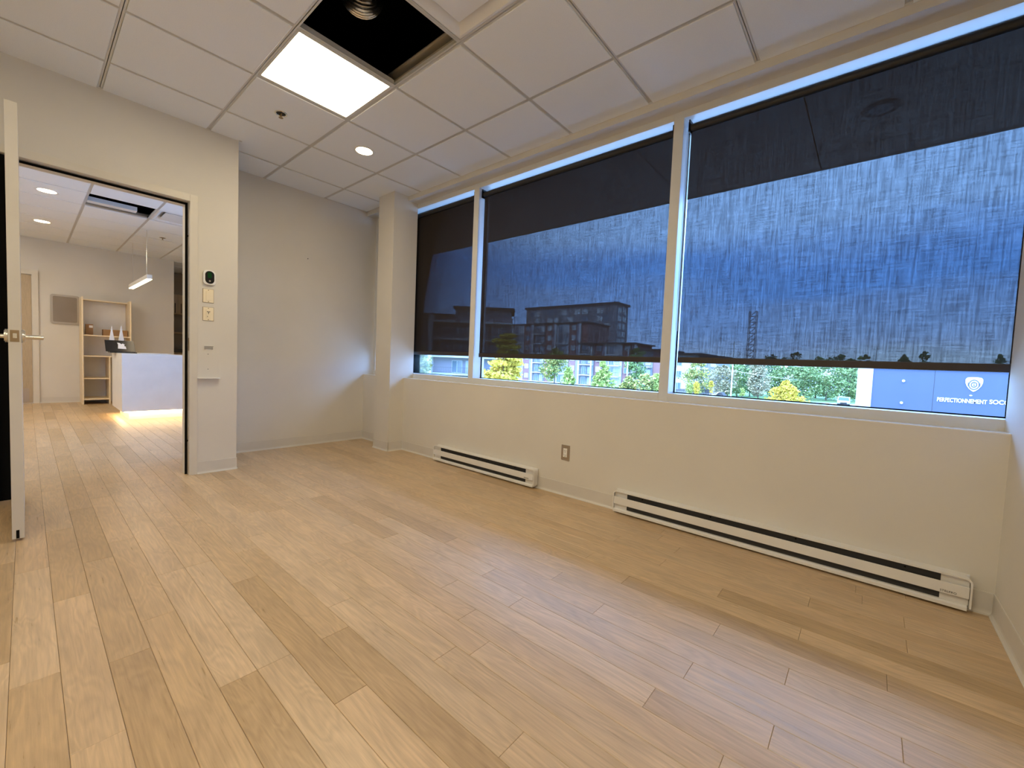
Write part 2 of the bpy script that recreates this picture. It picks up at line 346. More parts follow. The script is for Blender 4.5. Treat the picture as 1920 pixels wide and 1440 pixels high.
# baseboards: vinyl cove base profile (offset from wall, z)
BP = [(0, 0), (.016, 0), (.0155, .003), (.010, .006), (.0055, .012), (.004, .02), (.004, .094), (.003, .0975), (0, .0975)]
def base(name, p, q, nrm, parent=None):
    """cove base on the wall line p->q (xy); nrm points into the room"""
    p, q, n = Vector((*p, 0)), Vector((*q, 0)), Vector((*nrm, 0)); mb = MB()
    k = len(BP); vs = [p + n * a + Vector((0, 0, z)) for a, z in BP] + [q + n * a + Vector((0, 0, z)) for a, z in BP]
    mb.add(vs, [(i, (i + 1) % k, k + (i + 1) % k, k + i) for i in range(k)] + [tuple(range(k)), tuple(range(k, 2 * k))[::-1]])
    return struct(mb.build(name, M['base']))
base('baseboard_window', (COLX1 + .004, 0), (XR - .004, 0), (0, -1)); base('baseboard_window_corner', (0, 0), (COLX0, 0), (0, -1))
base('baseboard_right', (XR, 0), (XR, YB), (-1, 0)); base('baseboard_far', (0, YD), (0, 0), (1, 0)); base('baseboard_door', (XD, YC), (XD, YD + .004), (1, 0))
base('baseboard_return', (0, YD), (XD, YD), (0, 1)); base('baseboard_back', (XD, YB), (XR, YB), (0, 1))
base('baseboard_column_front', (COLX0 - .004, COLY), (COLX1 + .004, COLY), (0, -1)); base('baseboard_column_side', (COLX1, COLY - .004), (COLX1, 0), (1, 0))
base('baseboard_column_back', (COLX0, COLY - .004), (COLX0, 0), (-1, 0))
base('baseboard_reception_far', (XW, -2.525), (XW, -.757), (1, 0))

# ------------------------------------------------------------------ ceiling grids
def ceiling(name, x_lines, y_lines, xr, yr, skip, clipf, keep=lambda a, b: True):
    """tees on x_lines (running in y) and y_lines (running in x); tiles in the cells, tegular faces 8 mm below the tee"""
    root = struct(empty(name, ((xr[0] + xr[1]) / 2, (yr[0] + yr[1]) / 2, H)))
    hw = .012; zt = H + .005
    for yl in y_lines:
        if not (yr[0] < yl < yr[1]): continue
        x0, x1 = clipf('x', yl)
        MB().box((x0, yl - hw, zt), (x1, yl + hw, zt + .003)).box((x0, yl - .0015, zt), (x1, yl + .0015, zt + .035)).build('main_tee', M['tee'], root)
    xs = [xr[0]] + [x for x in sorted(x_lines) if xr[0] < x < xr[1]] + [xr[1]]; ys = [yr[0]] + [v for v in sorted(y_lines) if yr[0] < v < yr[1]] + [yr[1]]
    cache = {}
    for j in range(len(ys) - 1):
        for i in range(len(xs) - 1):
            a0, a1, b0, b1 = xs[i], xs[i + 1], ys[j], ys[j + 1]
            if not keep((a0 + a1) / 2, (b0 + b1) / 2): continue
            if i + 1 < len(xs) - 1:
                MB().box((a1 - hw, b0 + hw, zt), (a1 + hw, b1 - hw, zt + .003)).box((a1 - .0015, b0 + hw, zt), (a1 + .0015, b1 - hw, zt + .035)).build('cross_tee', M['tee'], root)
            if any(a0 < sx < a1 and b0 < sy < b1 for sx, sy in skip): continue
            e = [.0135 if v not in (xr[0], xr[1], yr[0], yr[1]) else .002 for v in (a0, a1, b0, b1)]
            x0, x1, y0, y1 = a0 + e[0], a1 - e[1], b0 + e[2], b1 - e[3]
            if x1 - x0 < .02 or y1 - y0 < .02: continue
            key = (round(x1 - x0, 3), round(y1 - y0, 3))
            if key not in cache:
                mb = MB(); lx, ly = key; c = .002
                o = [(0, 0), (lx, 0), (lx, ly), (0, ly)]; q = [(c, c), (lx - c, c), (lx - c, ly - c), (c, ly - c)]
                mb.add([(*p, .014) for p in o] + [(*p, c) for p in o] + [(*p, 0) for p in q], [(11, 10, 9, 8), (0, 1, 2, 3)] + [(k, 4 + k, 4 + (k + 1) % 4, (k + 1) % 4) for k in range(4)] + [(4 + k, 8 + k, 8 + (k + 1) % 4, 4 + (k + 1) % 4) for k in range(4)])
                cache[key] = mb.mesh('ceiling_tile', M['tile'])
            o = bpy.data.objects.new('ceiling_tile', cache[key]); COL.objects.link(o); o.parent = root
            o.location = Vector((x0, y0, H + random.uniform(-.0008, .0008))) - world_loc(root)
    return root
B0, A4, T = 2.8638, -.510, .6096
xl = [B0 + k * T for k in range(-6, 6)]; yl = [A4 - k * .6067 for k in range(0, 8)]
cellc = lambda k, j: (B0 - (k + .5) * T, A4 - (j + .5) * .6067)      # cell between b_k,b_k+1 and A(4-j),A(4-j-1)
c_led, c_hole, c_dif = cellc(1, 1), cellc(0, 1), cellc(-1, 1)
c_added = [cellc(-3, 3), cellc(-1, 5)]                                  # two unseen panels added behind the camera to light the room
ceil1 = ceiling('ceiling', xl, yl, (0, XR), (YB, 0), [c_led, c_hole, c_dif] + c_added,
    lambda ax, v: ((XD if v < YD else 0), XR), lambda a, b: a > XD or b > YD - .3)
# perimeter wall angles
wa = MB(); wa.box((XD, YB, H + .0005), (XD + .018, YD, H + .004)).box((0, YD, H + .0005), (.018, 0, H + .004)).box((0, -.018, H + .0005), (XR, 0, H + .004)).box((XR - .018, YB, H + .0005), (XR, 0, H + .004))
wa.box((XD, YD, H - .0005), (XD + .02, YD + .02, H + .003))
wa.build('wall_angle', M['tee'], ceil1)
xl2 = [-2.18 + k * T for k in range(-12, 5)]; yl2 = [-1.58 + k * T for k in range(-6, 4)]
h2 = (-2.48, -1.88); d2 = (-2.48, -1.28); 
c_rec_added = [(-1.261, -3.099), (-4.309, -3.709), (-2.480, -3.709)]  # unseen reception panels, added to warm and brighten that room
def clip2(ax, v): return (XW if v < -.757 else -7.75, (XD - WT) if v < YD - .13 else -.13)
ceil2 = ceiling('ceiling_reception', xl2, yl2, (-7.75, XD - WT), (YO, 0), [h2, d2] + c_rec_added, clip2, lambda a, b: (a > XW or b > -.757) and (a < -.13 or b < YD - .13))

# ------------------------------------------------------------------ windows
M1, M2 = (1.706, 1.772), (3.584, 3.648)
ZS0, ZS1, ZH0, ZH1 = SILL, .833, 2.622, 2.668
XE = XR + .024                                # the last pane runs on a little behind the wall edge
spans = [(0.0, M1[0]), (M1[1], M2[0]), (M2[1], XE)]
for i, (x0, x1) in enumerate(spans):
    wroot = struct(empty('window_%d' % (i + 1), ((x0 + x1) / 2, YF, SILL)))
    MB().box((x0, YF, ZS0), (x1, .27, ZS1)).build('bottom_rail', M['frame'], wroot, bevel=.0015)
    MB().box((x0, YF, ZH0), (x1, .27, ZH1 + .05)).build('head_rail', M['frame'], wroot, bevel=.0015)
    if i == 0: MB().box((0, YF, ZS1), (.05, .27, ZH0)).build('jamb', M['frame'], wroot)
    else:
        a, b = (M1, M2)[i - 1]
        MB().box((a, YF, ZS0), (b, .27, ZH1 + .02)).build('mullion', M['frame'], wroot, bevel=.0015)
    if i == 2: MB().box((XE - .004, YF, ZS1), (XE + .05, .27, ZH0)).build('jamb', M['frame'], wroot)
    g = MB(); xa, xb = x0 + (.05 if i == 0 else 0), x1 - (.004 if i == 2 else 0)
    g.box((xa, YG - .006, ZS1), (xb, YG + .006, ZS1 + .006)).box((xa, YG - .006, ZH0 - .006), (xb, YG + .006, ZH0)).box((xa, YG - .006, ZS1), (xa + .005, YG + .006, ZH0)).box((xb - .005, YG - .006, ZS1), (xb, YG + .006, ZH0))
    g.build('glazing_gasket', M['gasket'], wroot)
    MB().box((xa + .005, YG - .003, ZS1 + .006), (xb - .005, YG + .003, ZH0 - .006)).build('pane', M['glass'], wroot)
struct(MB().box((0, -.002, SILL - .004), (XR, YF, SILL + .0015)).build('trim_window_sill', M['sill']))

# roller blinds
def blind(x0, x1, zb, label, chain_x=None):
    yc, zr, r = .165, 2.563, .024
    root = empty('roller_blind', ((x0 + x1) / 2, yc, zb), label, 'blind', 'dark screen roller blinds in the window wall')
    MB().tube([(x0 + .002, yc, zr), (x1 - .002, yc, zr)], r, 20).build('roller_tube', M['black'], root, smooth=True)
    yf = yc + .004
    fb = MB(); n = 12
    for k in range(n):
        a, b = x0 + .004 + (x1 - x0 - .008) * k / n, x0 + .004 + (x1 - x0 - .008) * (k + 1) / n
        fb.add([(a, yf, zb + .02), (b, yf, zb + .02), (b, yf, zr - r + .006), (a, yf, zr - r + .006)], [(0, 1, 2, 3)])
    fb.build('fabric', M['fabric'], root)
    MB().box((x0 + .004, yf - .007, zb), (x1 - .004, yf + .007, zb + .038)).build('bottom_bar', M['hem'], root, bevel=.003)
    for s, xx in ((-1, x0), (1, x1)):
        MB().box((xx - .004, yc - .03, zr - .034), (xx + .004, yc + .034, zr + .045)).box((xx - .004 if s > 0 else xx - .006, yc - .03, zr - .03), (xx + .006 if s > 0 else xx + .004, yc + .03, zr + .03)).build('bracket', M['black'], root, bevel=.002)
    if chain_x is not None:
        ch = MB()
        for yy in (yc - .022, yc + .016):
            z = zr - .03
            while z > 1.25: ch.sphere((chain_x, yy, z), .0024, 5, 3); z -= .0062
        ch.build('bead_chain', M['plastic'], root)['kind'] = 'stuff'
    return root
blind(.062, M1[0] - .012, 1.043, 'dark roller blind on the narrow window behind the white column')
blind(M1[1] + .026, M2[0] - .008, 1.036, 'dark roller blind on the middle window between the two mullions')
blind(M2[1] + .032, XE - .010, 1.040, 'widest dark roller blind, on the window next to the right wall', M2[1] + .018)

# ------------------------------------------------------------------ heaters and outlet
def heater(x0, x1, label):
    root = empty('baseboard_heater', ((x0 + x1) / 2, -.031, .012), label, 'heater', 'white electric baseboard heaters under the windows')
    d, z0, z1 = -.064, .012, .154
    body = MB().box((x0 + .004, -.0001, z0 + .01), (x1 - .004, -.012, z1)); body.build('back_plate', M['white'], root)
    # casing rim: rounded-rectangle outline in front view, extruded to the wall
    def rr(a, b, c, e, r, n=5):
        pts = []
        for cx, cz, s in ((b - r, e - r, 0), (a + r, e - r, 1)):
            for k in range(n + 1):
                t = (s + k / n) * PI / 2; pts.append((cx + r * math.cos(t), cz + r * math.sin(t)))
        return [(b, c)] + pts + [(a, c)]
    out = rr(x0, x1, z0 + .012, z1, .022); inn = rr(x0 + .006, x1 - .006, z0 + .012, z1 - .007, .018)
    rim = MB(); n = len(out); vs = [(p[0], d, p[1]) for p in out] + [(p[0], d, p[1]) for p in inn] + [(p[0], -.012, p[1]) for p in out] + [(p[0], -.012, p[1]) for p in inn]
    fs = []
    for k in range(n - 1): fs += [(k, k + 1, n + k + 1, n + k), (k, k + 1, 2 * n + k + 1, 2 * n + k), (n + k, n + k + 1, 3 * n + k + 1, 3 * n + k)]
    rim.add(vs, fs); rim.build('casing', M['white'], root, smooth=True)
    MB().box((x0 + .0085, d - .001, .065), (x1 - .0085, d + .004, .115)).build('front_panel', M['white'], root, bevel=.002)
    MB().prism([(d - .001, z0), (d - .001, z0 + .014), (d + .006, z0 + .020), (-.012, z0 + .024), (-.012, z0)], 'x', x0 + .004, x1 - .012).build('bottom_lip', M['white'], root)
    e = .095
    for a, b in ((x0 + .008, x0 + e), (x1 - e, x1 - .008)):
        MB().box((a, d + .016, .032), (b, -.014, .147)).build('end_block', M['white'], root)
    MB().box((x0 + e, d + .019, .032), (x1 - e, -.014, .147)).build('louvre_slot', M['slot'], root)
    xx = x0 + .2
    while xx < x1 - .15: MB().disc((xx, d + .0195, .131), (0, -1, 0), .004, .002, 8).build('slot_screw', M['gasket'], root); xx += .42
    return root
h1 = heater(1.447, 2.700, 'short white baseboard heater near the column'); h2_ = heater(3.385, 5.056, 'long white baseboard heater ending by the right wall')
def text(name, body, size, M4, m, parent=None, extrude=.0006, bold=0, align='CENTER', spacing=1.0, xscale=1.0):
    cu = bpy.data.curves.new(name, 'FONT'); cu.body = body; cu.size = size; cu.extrude = extrude; cu.offset = bold; cu.align_x = align; cu.align_y = 'CENTER'; cu.space_character = spacing
    tmp = bpy.data.objects.new(name + '_tmp', cu); COL.objects.link(tmp)
    dg = bpy.context.evaluated_depsgraph_get(); me = bpy.data.meshes.new_from_object(tmp.evaluated_get(dg)); bpy.data.objects.remove(tmp)
    me.name = name; me.materials.clear(); me.materials.append(m); me.transform(Matrix.Diagonal((xscale, 1, 1, 1))); me.transform(M4)
    return link(name, me, parent)
FACE_NEG_Y = Matrix.Rotation(PI / 2, 4, 'X')
for hh, xx in ((h1, 2.625), (h2_, 4.985)): text('maker_mark', 'STELPRO', .012, Matrix.Translation((xx, -.0655, .075)) @ FACE_NEG_Y, M['slot'], hh, .0004, spacing=1.1)

o = empty('wall_outlet', (2.945, 0, .27), 'steel plated wall outlet between the two heaters', 'outlet')
MB().box((2.908, -.006, .269), (2.982, 0, .386)).build('cover_plate', M['steel'], o, bevel=.003)
MB().box((2.928, -.0085, .294), (2.962, -.004, .361)).build('receptacle', M['plastic'], o, bevel=.001)
for zz in (.343, .311):
    for dx in (-.0065, .0065): MB().box((2.945 + dx - .001, -.0092, zz - .004), (2.945 + dx + .001, -.008, zz + .004)).build('socket_slot', M['gasket'], o)
    MB().disc((2.945, -.0085, zz - .0105), (0, -1, 0), .0025, .0007, 8).build('earth_hole', M['gasket'], o)

# ------------------------------------------------------------------ door, frame and wall fittings
tr = struct(empty('trim_1', (XD, (YJ + YL) / 2, 0)))
MB().box((XD - .002, YJ, 0), (XD + .010, YC, ZC1)).build('casing', M['casing'], tr, bevel=.0015)
MB().box((XD - .002, YL - .05, 0), (XD + .010, YL, ZC1)).build('casing', M['casing'], tr, bevel=.0015)
MB().box((XD - .002, YL, ZC2), (XD + .010, YJ, ZC1)).build('head_casing', M['casing'], tr, bevel=.0015)
j = MB().box((XD - WT - .01, YJ, 0), (XD - .002, YJ + .02, ZC2)).box((XD - WT - .01, YJ - .016, 0), (.566, YJ, ZC2 - .016))
j.build('jamb', M['casing'], tr)
MB().box((XD - WT - .01, YL - .02, 0), (XD - .002, YL, ZC2)).box((XD - WT - .01, YL, 0), (.566, YL + .016, ZC2 - .016)).build('jamb', M['casing'], tr)
MB().box((XD - WT - .01, YL, ZC2), (XD - .002, YJ, ZC2 + .02)).box((XD - WT - .01, YL, ZC2 - .016), (.566, YJ, ZC2)).build('head_jamb', M['casing'], tr)
gk = MB().box((.566, YJ - .017, 0), (.574, YJ - .003, ZC2 - .003)).box((.566, YL + .003, ZC2 - .018), (.574, YJ - .003, ZC2 - .004)).box((.50, YL + .0, 0), (.60, YL + .062, ZC2 - .004))  # jamb and head seals, plus a wide black block filling the hinge-side gap
gk.build('gasket', M['gasket'], tr)
MB().box((.585, YJ - .0015, .985), (.618, YJ + .001, 1.085)).box((.59, YJ - .002, 1.015), (.606, YJ - .0005, 1.05)).build('strike_plate', M['brass'], tr)
for zz in (.27, 1.873): MB().disc((.585, YJ, zz), (0, -1, 0), .006, .004, 10).build('silencer', M['gasket'], tr)
door = struct(empty('door_1', (1.05, -2.706, .012)))
DX0, DX1, DY0, DY1 = .655, 1.49, -2.7275, -2.6865
MB().box((DX0, DY0, .014), (DX1, DY1, 2.138)).build('door_leaf', M['door'], door, bevel=.001)
lt = MB().box((DX1 - .001, -2.722, .996), (DX1 + .0015, -2.6925, 1.053)); lt = lt.build('latch_plate', M['brass'], door, bevel=.0006)
MB().prism([(-2.713, 1.014), (-2.700, 1.014), (-2.7, 1.037), (-2.713, 1.037)], 'x', DX1, DX1 + .004).build('latch_bolt', M['chrome'], lt)
for s in (1, -1):
    y0 = DY1 if s > 0 else DY0
    lv = MB().disc((1.43, y0, 1.025), (0, s, 0), .033, .011, 28).disc((1.43, y0 + s * .009, 1.025), (0, s, 0), .027, .005, 28).build('rose', M['chrome'], door, smooth=True, bevel=.001)
    lh = MB().tube([(1.43, y0 + s * .01, 1.022), (1.43, y0 + s * .036, 1.022)], .0105, 16)
    lh.tube([(1.425, y0 + s * .034, 1.022), (1.41, y0 + s * .064, 1.022), (1.38, y0 + s * .067, 1.021), (1.318, y0 + s * .067, 1.02)], .0105, 16)
    lh.tube([(1.43, y0 + s * .030, 1.022), (1.43, y0 + s * .0745, 1.022)], .0115, 16)
    lh.build('lever_handle', M['chrome'], door, smooth=True)
MB().box((DX1 - .01, -2.714, .016), (DX1 + .0008, -2.703, .058)).build('door_bottom_seal', M['gasket'], door)
for zz in (.25, 1.07, 1.89): MB().tube([(DX0 - .004, DY0 - .006, zz), (DX0 - .004, DY0 - .006, zz + .1)], .007, 10).build('hinge', M['chrome'], door)

def rrect(y0, y1, z0, z1, r, n=6):
    pts = []
    for cy, cz, s in ((y1 - r, z1 - r, 0), (y0 + r, z1 - r, 1), (y0 + r, z0 + r, 2), (y1 - r, z0 + r, 3)):
        for k in range(n + 1):
            t = (s + k / n) * PI / 2; pts.append((cy + r * math.cos(t), cz + r * math.sin(t)))
    return pts
th = empty('thermostat', (XD, -1.715, 1.51), 'white thermostat with black oval face on the door wall', 'thermostat')
MB().prism(rrect(-1.756, -1.674, 1.513, 1.627, .026), 'x', XD, XD + .019).build('body', M['plastic'], th, smooth=True, bevel=.002)
fc = MB().prism(rrect(-1.744, -1.684, 1.522, 1.621, .0295), 'x', XD + .018, XD + .0215).build('face', M['lap'], th, smooth=True)
MB().prism(rrect(-1.728, -1.702, 1.566, 1.610, .004), 'x', XD + .0214, XD + .0222).build('display', M['screen'], fc)
MB().disc((XD + .0214, -1.714, 1.543), (1, 0, 0), .007, .0015, 16).build('button', M['chrome'], fc)
def switch(z0, label, name='light_switch', cat='switch'):
    o = empty(name, (XD, -1.719, z0), label, cat)
    MB().box((XD, -1.754, z0), (XD + .006, -1.684, z0 + .105)).build('cover_plate', M['offwhite'], o, bevel=.002)
    MB().box((XD, -1.7562, z0 - .0022), (XD + .0025, -1.6818, z0 + .1072)).build('plate_edge', M['brass'], o)  # brown plate slightly larger than the cover, outlining it
    p = MB().prism([(XD + .005, z0 + .018), (XD + .0085, z0 + .018), (XD + .0105, z0 + .087), (XD + .005, z0 + .087)], 'y', -1.7345, -1.7035).build('paddle', M['offwhite'], o)
    for zz in (z0 + .007, z0 + .097): MB().disc((XD + .0058, -1.719, zz), (1, 0, 0), .0035, .0008, 10).build('screw', M['brass'], o)
    return o, p
switch(1.374, 'almond rocker light switch right below the thermostat')
fo, fp = switch(1.231, 'almond fan control switch with a dark fan symbol', 'fan_switch')
fi = MB()
fi.box((XD + .0095, -1.7205, 1.282), (XD + .0112, -1.7175, 1.300))
for s in (-1, 1): fi.prism([(-1.719, 1.3), (-1.719 + s * .010, 1.305), (-1.719 + s * .010, 1.300), (-1.719, 1.296)], 'x', XD + .0098, XD + .0114)
fi.prism([(-1.727, 1.258), (-1.724, 1.258), (-1.724, 1.266), (-1.727, 1.268)], 'x', XD + .0085, XD + .0096)
fi.build('fan_symbol', M['slot'], fp)
b = empty('wall_bracket', (XD, -1.716, 1.0), 'small silver bracket screwed on the door wall below the switches', 'bracket')
MB().box((XD, -1.744, 1.003), (XD + .004, -1.687, 1.028)).box((XD, -1.744, 1.024), (XD + .022, -1.687, 1.0275)).build('angle', M['chrome'], b)
MB().box((XD, -1.735, .995), (XD + .003, -1.70, 1.006)).build('tab', M['plastic'], b)
sh = empty('wall_ledge', (XD, -1.715, .765), 'thin white ledge sticking out of the wall beside the door frame', 'ledge')
MB().box((XD, -1.788, .768), (XD + .042, -1.642, .772)).build('shelf', M['white'], sh)
MB().box((XD, -1.788, .772), (XD + .0015, -1.642, 1.0)).build('back_plate', M['wall'], sh)
for zz in (.963, .843): MB().disc((XD + .001, -1.719, zz), (1, 0, 0), .003, .002, 8).build('screw', M['slot'], sh)
tag(MB().disc((0, -.683, 2.022), (1, 0, 0), .0045, .006, 8).build('wall_anchor', M['slot']), 'tiny dark wall anchor high on the grey far wall', 'wall anchor')

# ------------------------------------------------------------------ ceiling fittings
def led_panel(c, label, group=None):
    cx, cy = c; o = empty('ceiling_light_panel', (cx, cy, H), label, 'ceiling light', group)
    hw = .2905; f = .013
    fr = MB(); z0, z1 = H + .004, H + .05
    for a in ((-hw, -hw, hw, -hw + f), (-hw, hw - f, hw, hw), (-hw, -hw + f, -hw + f, hw - f), (hw - f, -hw + f, hw, hw - f)): fr.box((cx + a[0], cy + a[1], z0), (cx + a[2], cy + a[3], z1))
    fr.box((cx - hw, cy - hw, z1), (cx + hw, cy + hw, z1 + .004)); fr.build('frame', M['tee'], o)
    q = hw - f; MB().add([(cx - q, cy - q, z0 + .003), (cx - q, cy + q, z0 + .003), (cx + q, cy + q, z0 + .003), (cx + q, cy - q, z0 + .003)], [(0, 1, 2, 3)]).build('diffuser', M['panel'], o)
    return o
led_panel(c_led, 'glowing square light panel in the ceiling beside the open tile hole')
for i, c in enumerate(c_added): led_panel(c, ['square ceiling light panel behind the camera, by the right wall', 'square ceiling light panel behind the camera, nearer the door'][i])
for i, c in enumerate(c_rec_added): led_panel(c, ['reception ceiling light panel behind the door leaf, nearest the doorway', 'reception ceiling light panel out of sight near the beige door', 'reception ceiling light panel out of sight between the other two'][i])
def downlight(x, y, label, r=.075):
    o = empty('downlight', (x, y, H), label, 'ceiling light', 'round recessed downlights')
    MB().lathe((x, y, H), [(r - .012, .004), (r - .009, -.002), (r, -.004), (r + .012, -.003), (r + .014, .001)], 32).build('trim_ring', M['plastic'], o, smooth=True)
    MB().disc((x, y, H - .0015), (0, 0, 1), r - .009, .002, 32).build('lens', M['down'], o)
downlight(1.335, -.806, 'round glowing downlight in the ceiling near the column')
downlight(-2.505, -2.495, 'nearer round downlight of the two seen through the doorway', .085)
downlight(-4.323, -2.499, 'farther round downlight of the two seen through the doorway', .085)
def sprinkler(x, y, label):
    o = empty('sprinkler_head', (x, y, H), label, 'sprinkler')
    MB().lathe((x, y, H), [(.022, .012), (.030, .0), (.033, -.003), (.040, -.003), (.042, 0)], 24).build('escutcheon', M['chrome'], o, smooth=True)
    MB().disc((x, y, H - .0008), (0, 0, 1), .030, .002, 20).build('recess', M['slot'], o)
    MB().tube([(x, y, H), (x, y, H - .026)], .006, 8).tube([(x - .012, y, H), (x - .012, y, H - .016), (x, y, H - .028)], .0028, 6).tube([(x + .012, y, H), (x + .012, y, H - .016), (x, y, H - .028)], .0028, 6).build('frame_arm', M['brass'], o)
    MB().disc((x, y, H - .030), (0, 0, 1), .015, .0015, 14).build('deflector', M['brass'], o)
sprinkler(1.336, -1.457, 'sprinkler head in the ceiling tile beside the light panel'); sprinkler(-3.822, -1.261, 'sprinkler head in the reception ceiling seen through the doorway')
def diffuser(c, label, plq=.19):
    cx, cy = c; o = empty('air_diffuser', (cx, cy, H), label, 'air diffuser'); hw = .291
    rings = [(hw, .006), (hw - .012, -.001), (hw - .022, -.001), (hw - .085, .045), (hw - .10, .11)]
    mb = MB()
    for (r0, z0), (r1, z1) in zip(rings, rings[1:]):
        a = [(-r0, -r0), (r0, -r0), (r0, r0), (-r0, r0)]; b_ = [(-r1, -r1), (r1, -r1), (r1, r1), (-r1, r1)]
        mb.add([(cx + p[0], cy + p[1], H + z0) for p in a] + [(cx + p[0], cy + p[1], H + z1) for p in b_], [(k, (k + 1) % 4, 4 + (k + 1) % 4, 4 + k) for k in range(4)])
    mb.build('cone_frame', M['plastic'], o)
    MB().box((cx - hw + .1, cy - hw + .1, H + .11), (cx + hw - .1, cy + hw - .1, H + .12)).build('neck', M['slot'], o)
    MB().box((cx - plq - .02, cy - plq - .02, H + .005), (cx + plq + .02, cy + plq + .02, H + .010)).build('plaque', M['plastic'], o, bevel=.002)
diffuser(c_dif, 'white square air diffuser in the ceiling next to the open hole'); diffuser(d2, 'white square air diffuser in the reception ceiling')
# flexible duct above the open cell
path = []; radii = []; R_ = .125
dvx, dvy = -.88, .47                                # the duct drops from the slab and bends away
dx, dy = 2.40, -1.44
for k in range(0, 141):
    q = k / 140
    if q < .4: p = Vector((dx, dy, TOP - .02 - (TOP - .02 - 3.32) * q / .4))
    else:
        a = (q - .4) / .6 * PI * .60; p = Vector((dx + dvx * .16 * (1 - math.cos(a)), dy + dvy * .16 * (1 - math.cos(a)), 3.32 - .16 * math.sin(a)))
    path.append(p); radii.append(R_ + (.006 if k % 4 in (0, 1) else -.004))
du = empty('flexible_duct', (dx, dy, 3.0), 'ribbed silver flexible duct hanging inside the open ceiling hole', 'duct')
MB().tube(path, R_, 28, True, radii=radii).build('sleeve', M['foil'], du, smooth=True)
ch = MB().box((B0 - T - .1, c_hole[1] + .292, 2.752), (B0 + .1, c_hole[1] + .345, 2.80)).box((B0 - T - .1, c_hole[1] + .28, 2.80), (B0 + .1, c_hole[1] + .36, 2.806))
tag(ch.build('ceiling_channel', M['galv']), 'galvanised channel lying above the grid along the open ceiling hole', 'channel')

# ------------------------------------------------------------------ other room
fd = struct(empty('door_2', (XW, -2.95, 0)))
MB().box((XW - .05, -3.5, .012), (XW + .004, -2.60, 2.105)).build('door_leaf', M['beige'], fd)
MB().box((XW + .004, -3.45, .03), (XW + .006, -2.64, .25)).build('kick_plate', M['steel'], fd)
MB().box((XW - .02, -2.595, 0), (XW + .03, -2.525, 2.19)).box((XW - .02, -3.57, 0), (XW + .03, -3.505, 2.19)).box((XW - .02, -3.505, 2.11), (XW + .03, -2.595, 2.19)).build('door_casing', M['casing'], fd)
fm = empty('wall_panel', (XW, -2.224, 1.35), 'square grey framed panel on the reception wall beside the bookcase', 'wall panel')
MB().prism(rrect(-2.387, -2.061, 1.352, 1.826, .03), 'x', XW, XW + .022).build('panel', M['taupe'], fm, smooth=True)
rg = MB()
A_ = rrect(-2.395, -2.053, 1.344, 1.834, .034); B_ = rrect(-2.365, -2.083, 1.374, 1.804, .02); n = len(A_)
rg.add([(XW + .001, *p) for p in A_] + [(XW + .027, *p) for p in A_] + [(XW + .027, *p) for p in B_] + [(XW + .02, *p) for p in B_], [(q * n + k, q * n + (k + 1) % n, (q + 1) * n + (k + 1) % n, (q + 1) * n + k) for q in range(3) for k in range(n)])
rg.build('rim', M['steel'], fm, smooth=True)
# bookcase
XS = -5.30
bk = empty('bookcase', (-5.55, -1.745, 0), 'open birch bookcase with white back by the reception wall', 'bookcase')
yl_, yr_ = -2.05, -1.455
for ya in (yl_, yr_): MB().box((XW + .01, ya - .009, 0), (XS, ya + .009, 1.80)).build('side_panel', M['wood'], bk)
MB().box((XW + .012, yl_ + .009, .075), (XS - .01, -1.735, .097)).build('shelf', M['wood'], bk)
for zz in (.43,): MB().box((XW + .012, yl_ + .009, zz), (XS - .01, -1.735, zz + .016)).build('shelf', M['wood'], bk)
for zz in (.808, 1.158, 1.77): MB().box((XW + .012, yl_ + .009, zz), (XS - (.01 if zz < 1.7 else .3), yr_ - .009, zz + .017)).build('shelf', M['wood'], bk)
MB().box((XW + .012, -1.735, 0), (XS, -1.718, .808)).build('divider', M['wood'], bk)
MB().box((XW + .014, yl_ + .009, .0), (XW + .018, yr_ - .009, 1.77)).build('back_panel', M['white'], bk)
bx = empty('card_box', (-5.55, -1.955, 1.175), 'upright brown box with white label on the bookcase shelf', 'box')
MB().box((-5.62, -2.0, 1.175), (-5.50, -1.91, 1.36)).build('carton', M['card'], bx); MB().box((-5.5, -1.96, 1.30), (-5.498, -1.915, 1.34)).build('label', M['paper'], bx)
b2 = empty('wooden_crate', (-5.55, -1.65, 1.175), 'low brown wooden crate on the bookcase shelf behind the paper pyramids', 'crate')
for a, b_ in (((-5.66, -1.79), (-5.645, -1.48)), ((-5.475, -1.79), (-5.46, -1.48)), ((-5.645, -1.79), (-5.475, -1.775)), ((-5.645, -1.495), (-5.475, -1.48))): MB().box((*a, 1.175), (*b_, 1.285)).build('side_board', M['card'], b2)
MB().box((-5.645, -1.775, 1.177), (-5.475, -1.495, 1.187)).build('base_board', M['card'], b2)
# reception desk
dk = empty('reception_desk', (-3.47, -.8, 0), 'white reception desk with light glowing under its front panel', 'desk')
MB().box((-2.955, -1.835, .118), (-2.93, -.25, .892)).build('front_panel', M['desk'], dk, bevel=.002)
MB().box((-3.90, -1.835, .118), (-2.956, -1.81, .885)).build('side_panel', M['desk'], dk)
MB().box((-3.95, -1.835, .885), (-2.956, -.25, .906)).build('desk_top', M['desk'], dk, bevel=.002)
MB().box((-3.86, -1.755, 0), (-3.02, -.25, .117)).build('plinth', M['desk'], dk)
MB().box((-2.972, -1.80, .108), (-2.957, -.26, .116)).box((-3.86, -1.805, .108), (-2.975, -1.79, .116)).build('light_strip', M['strip'], dk)
lp = empty('laptop', (-3.80, -1.72, .906), 'open black laptop on the near corner of the reception desk', 'laptop')
MB().box((-3.64, -1.905, .906), (-3.42, -1.595, .920)).build('keyboard_base', M['lap'], lp, bevel=.003)
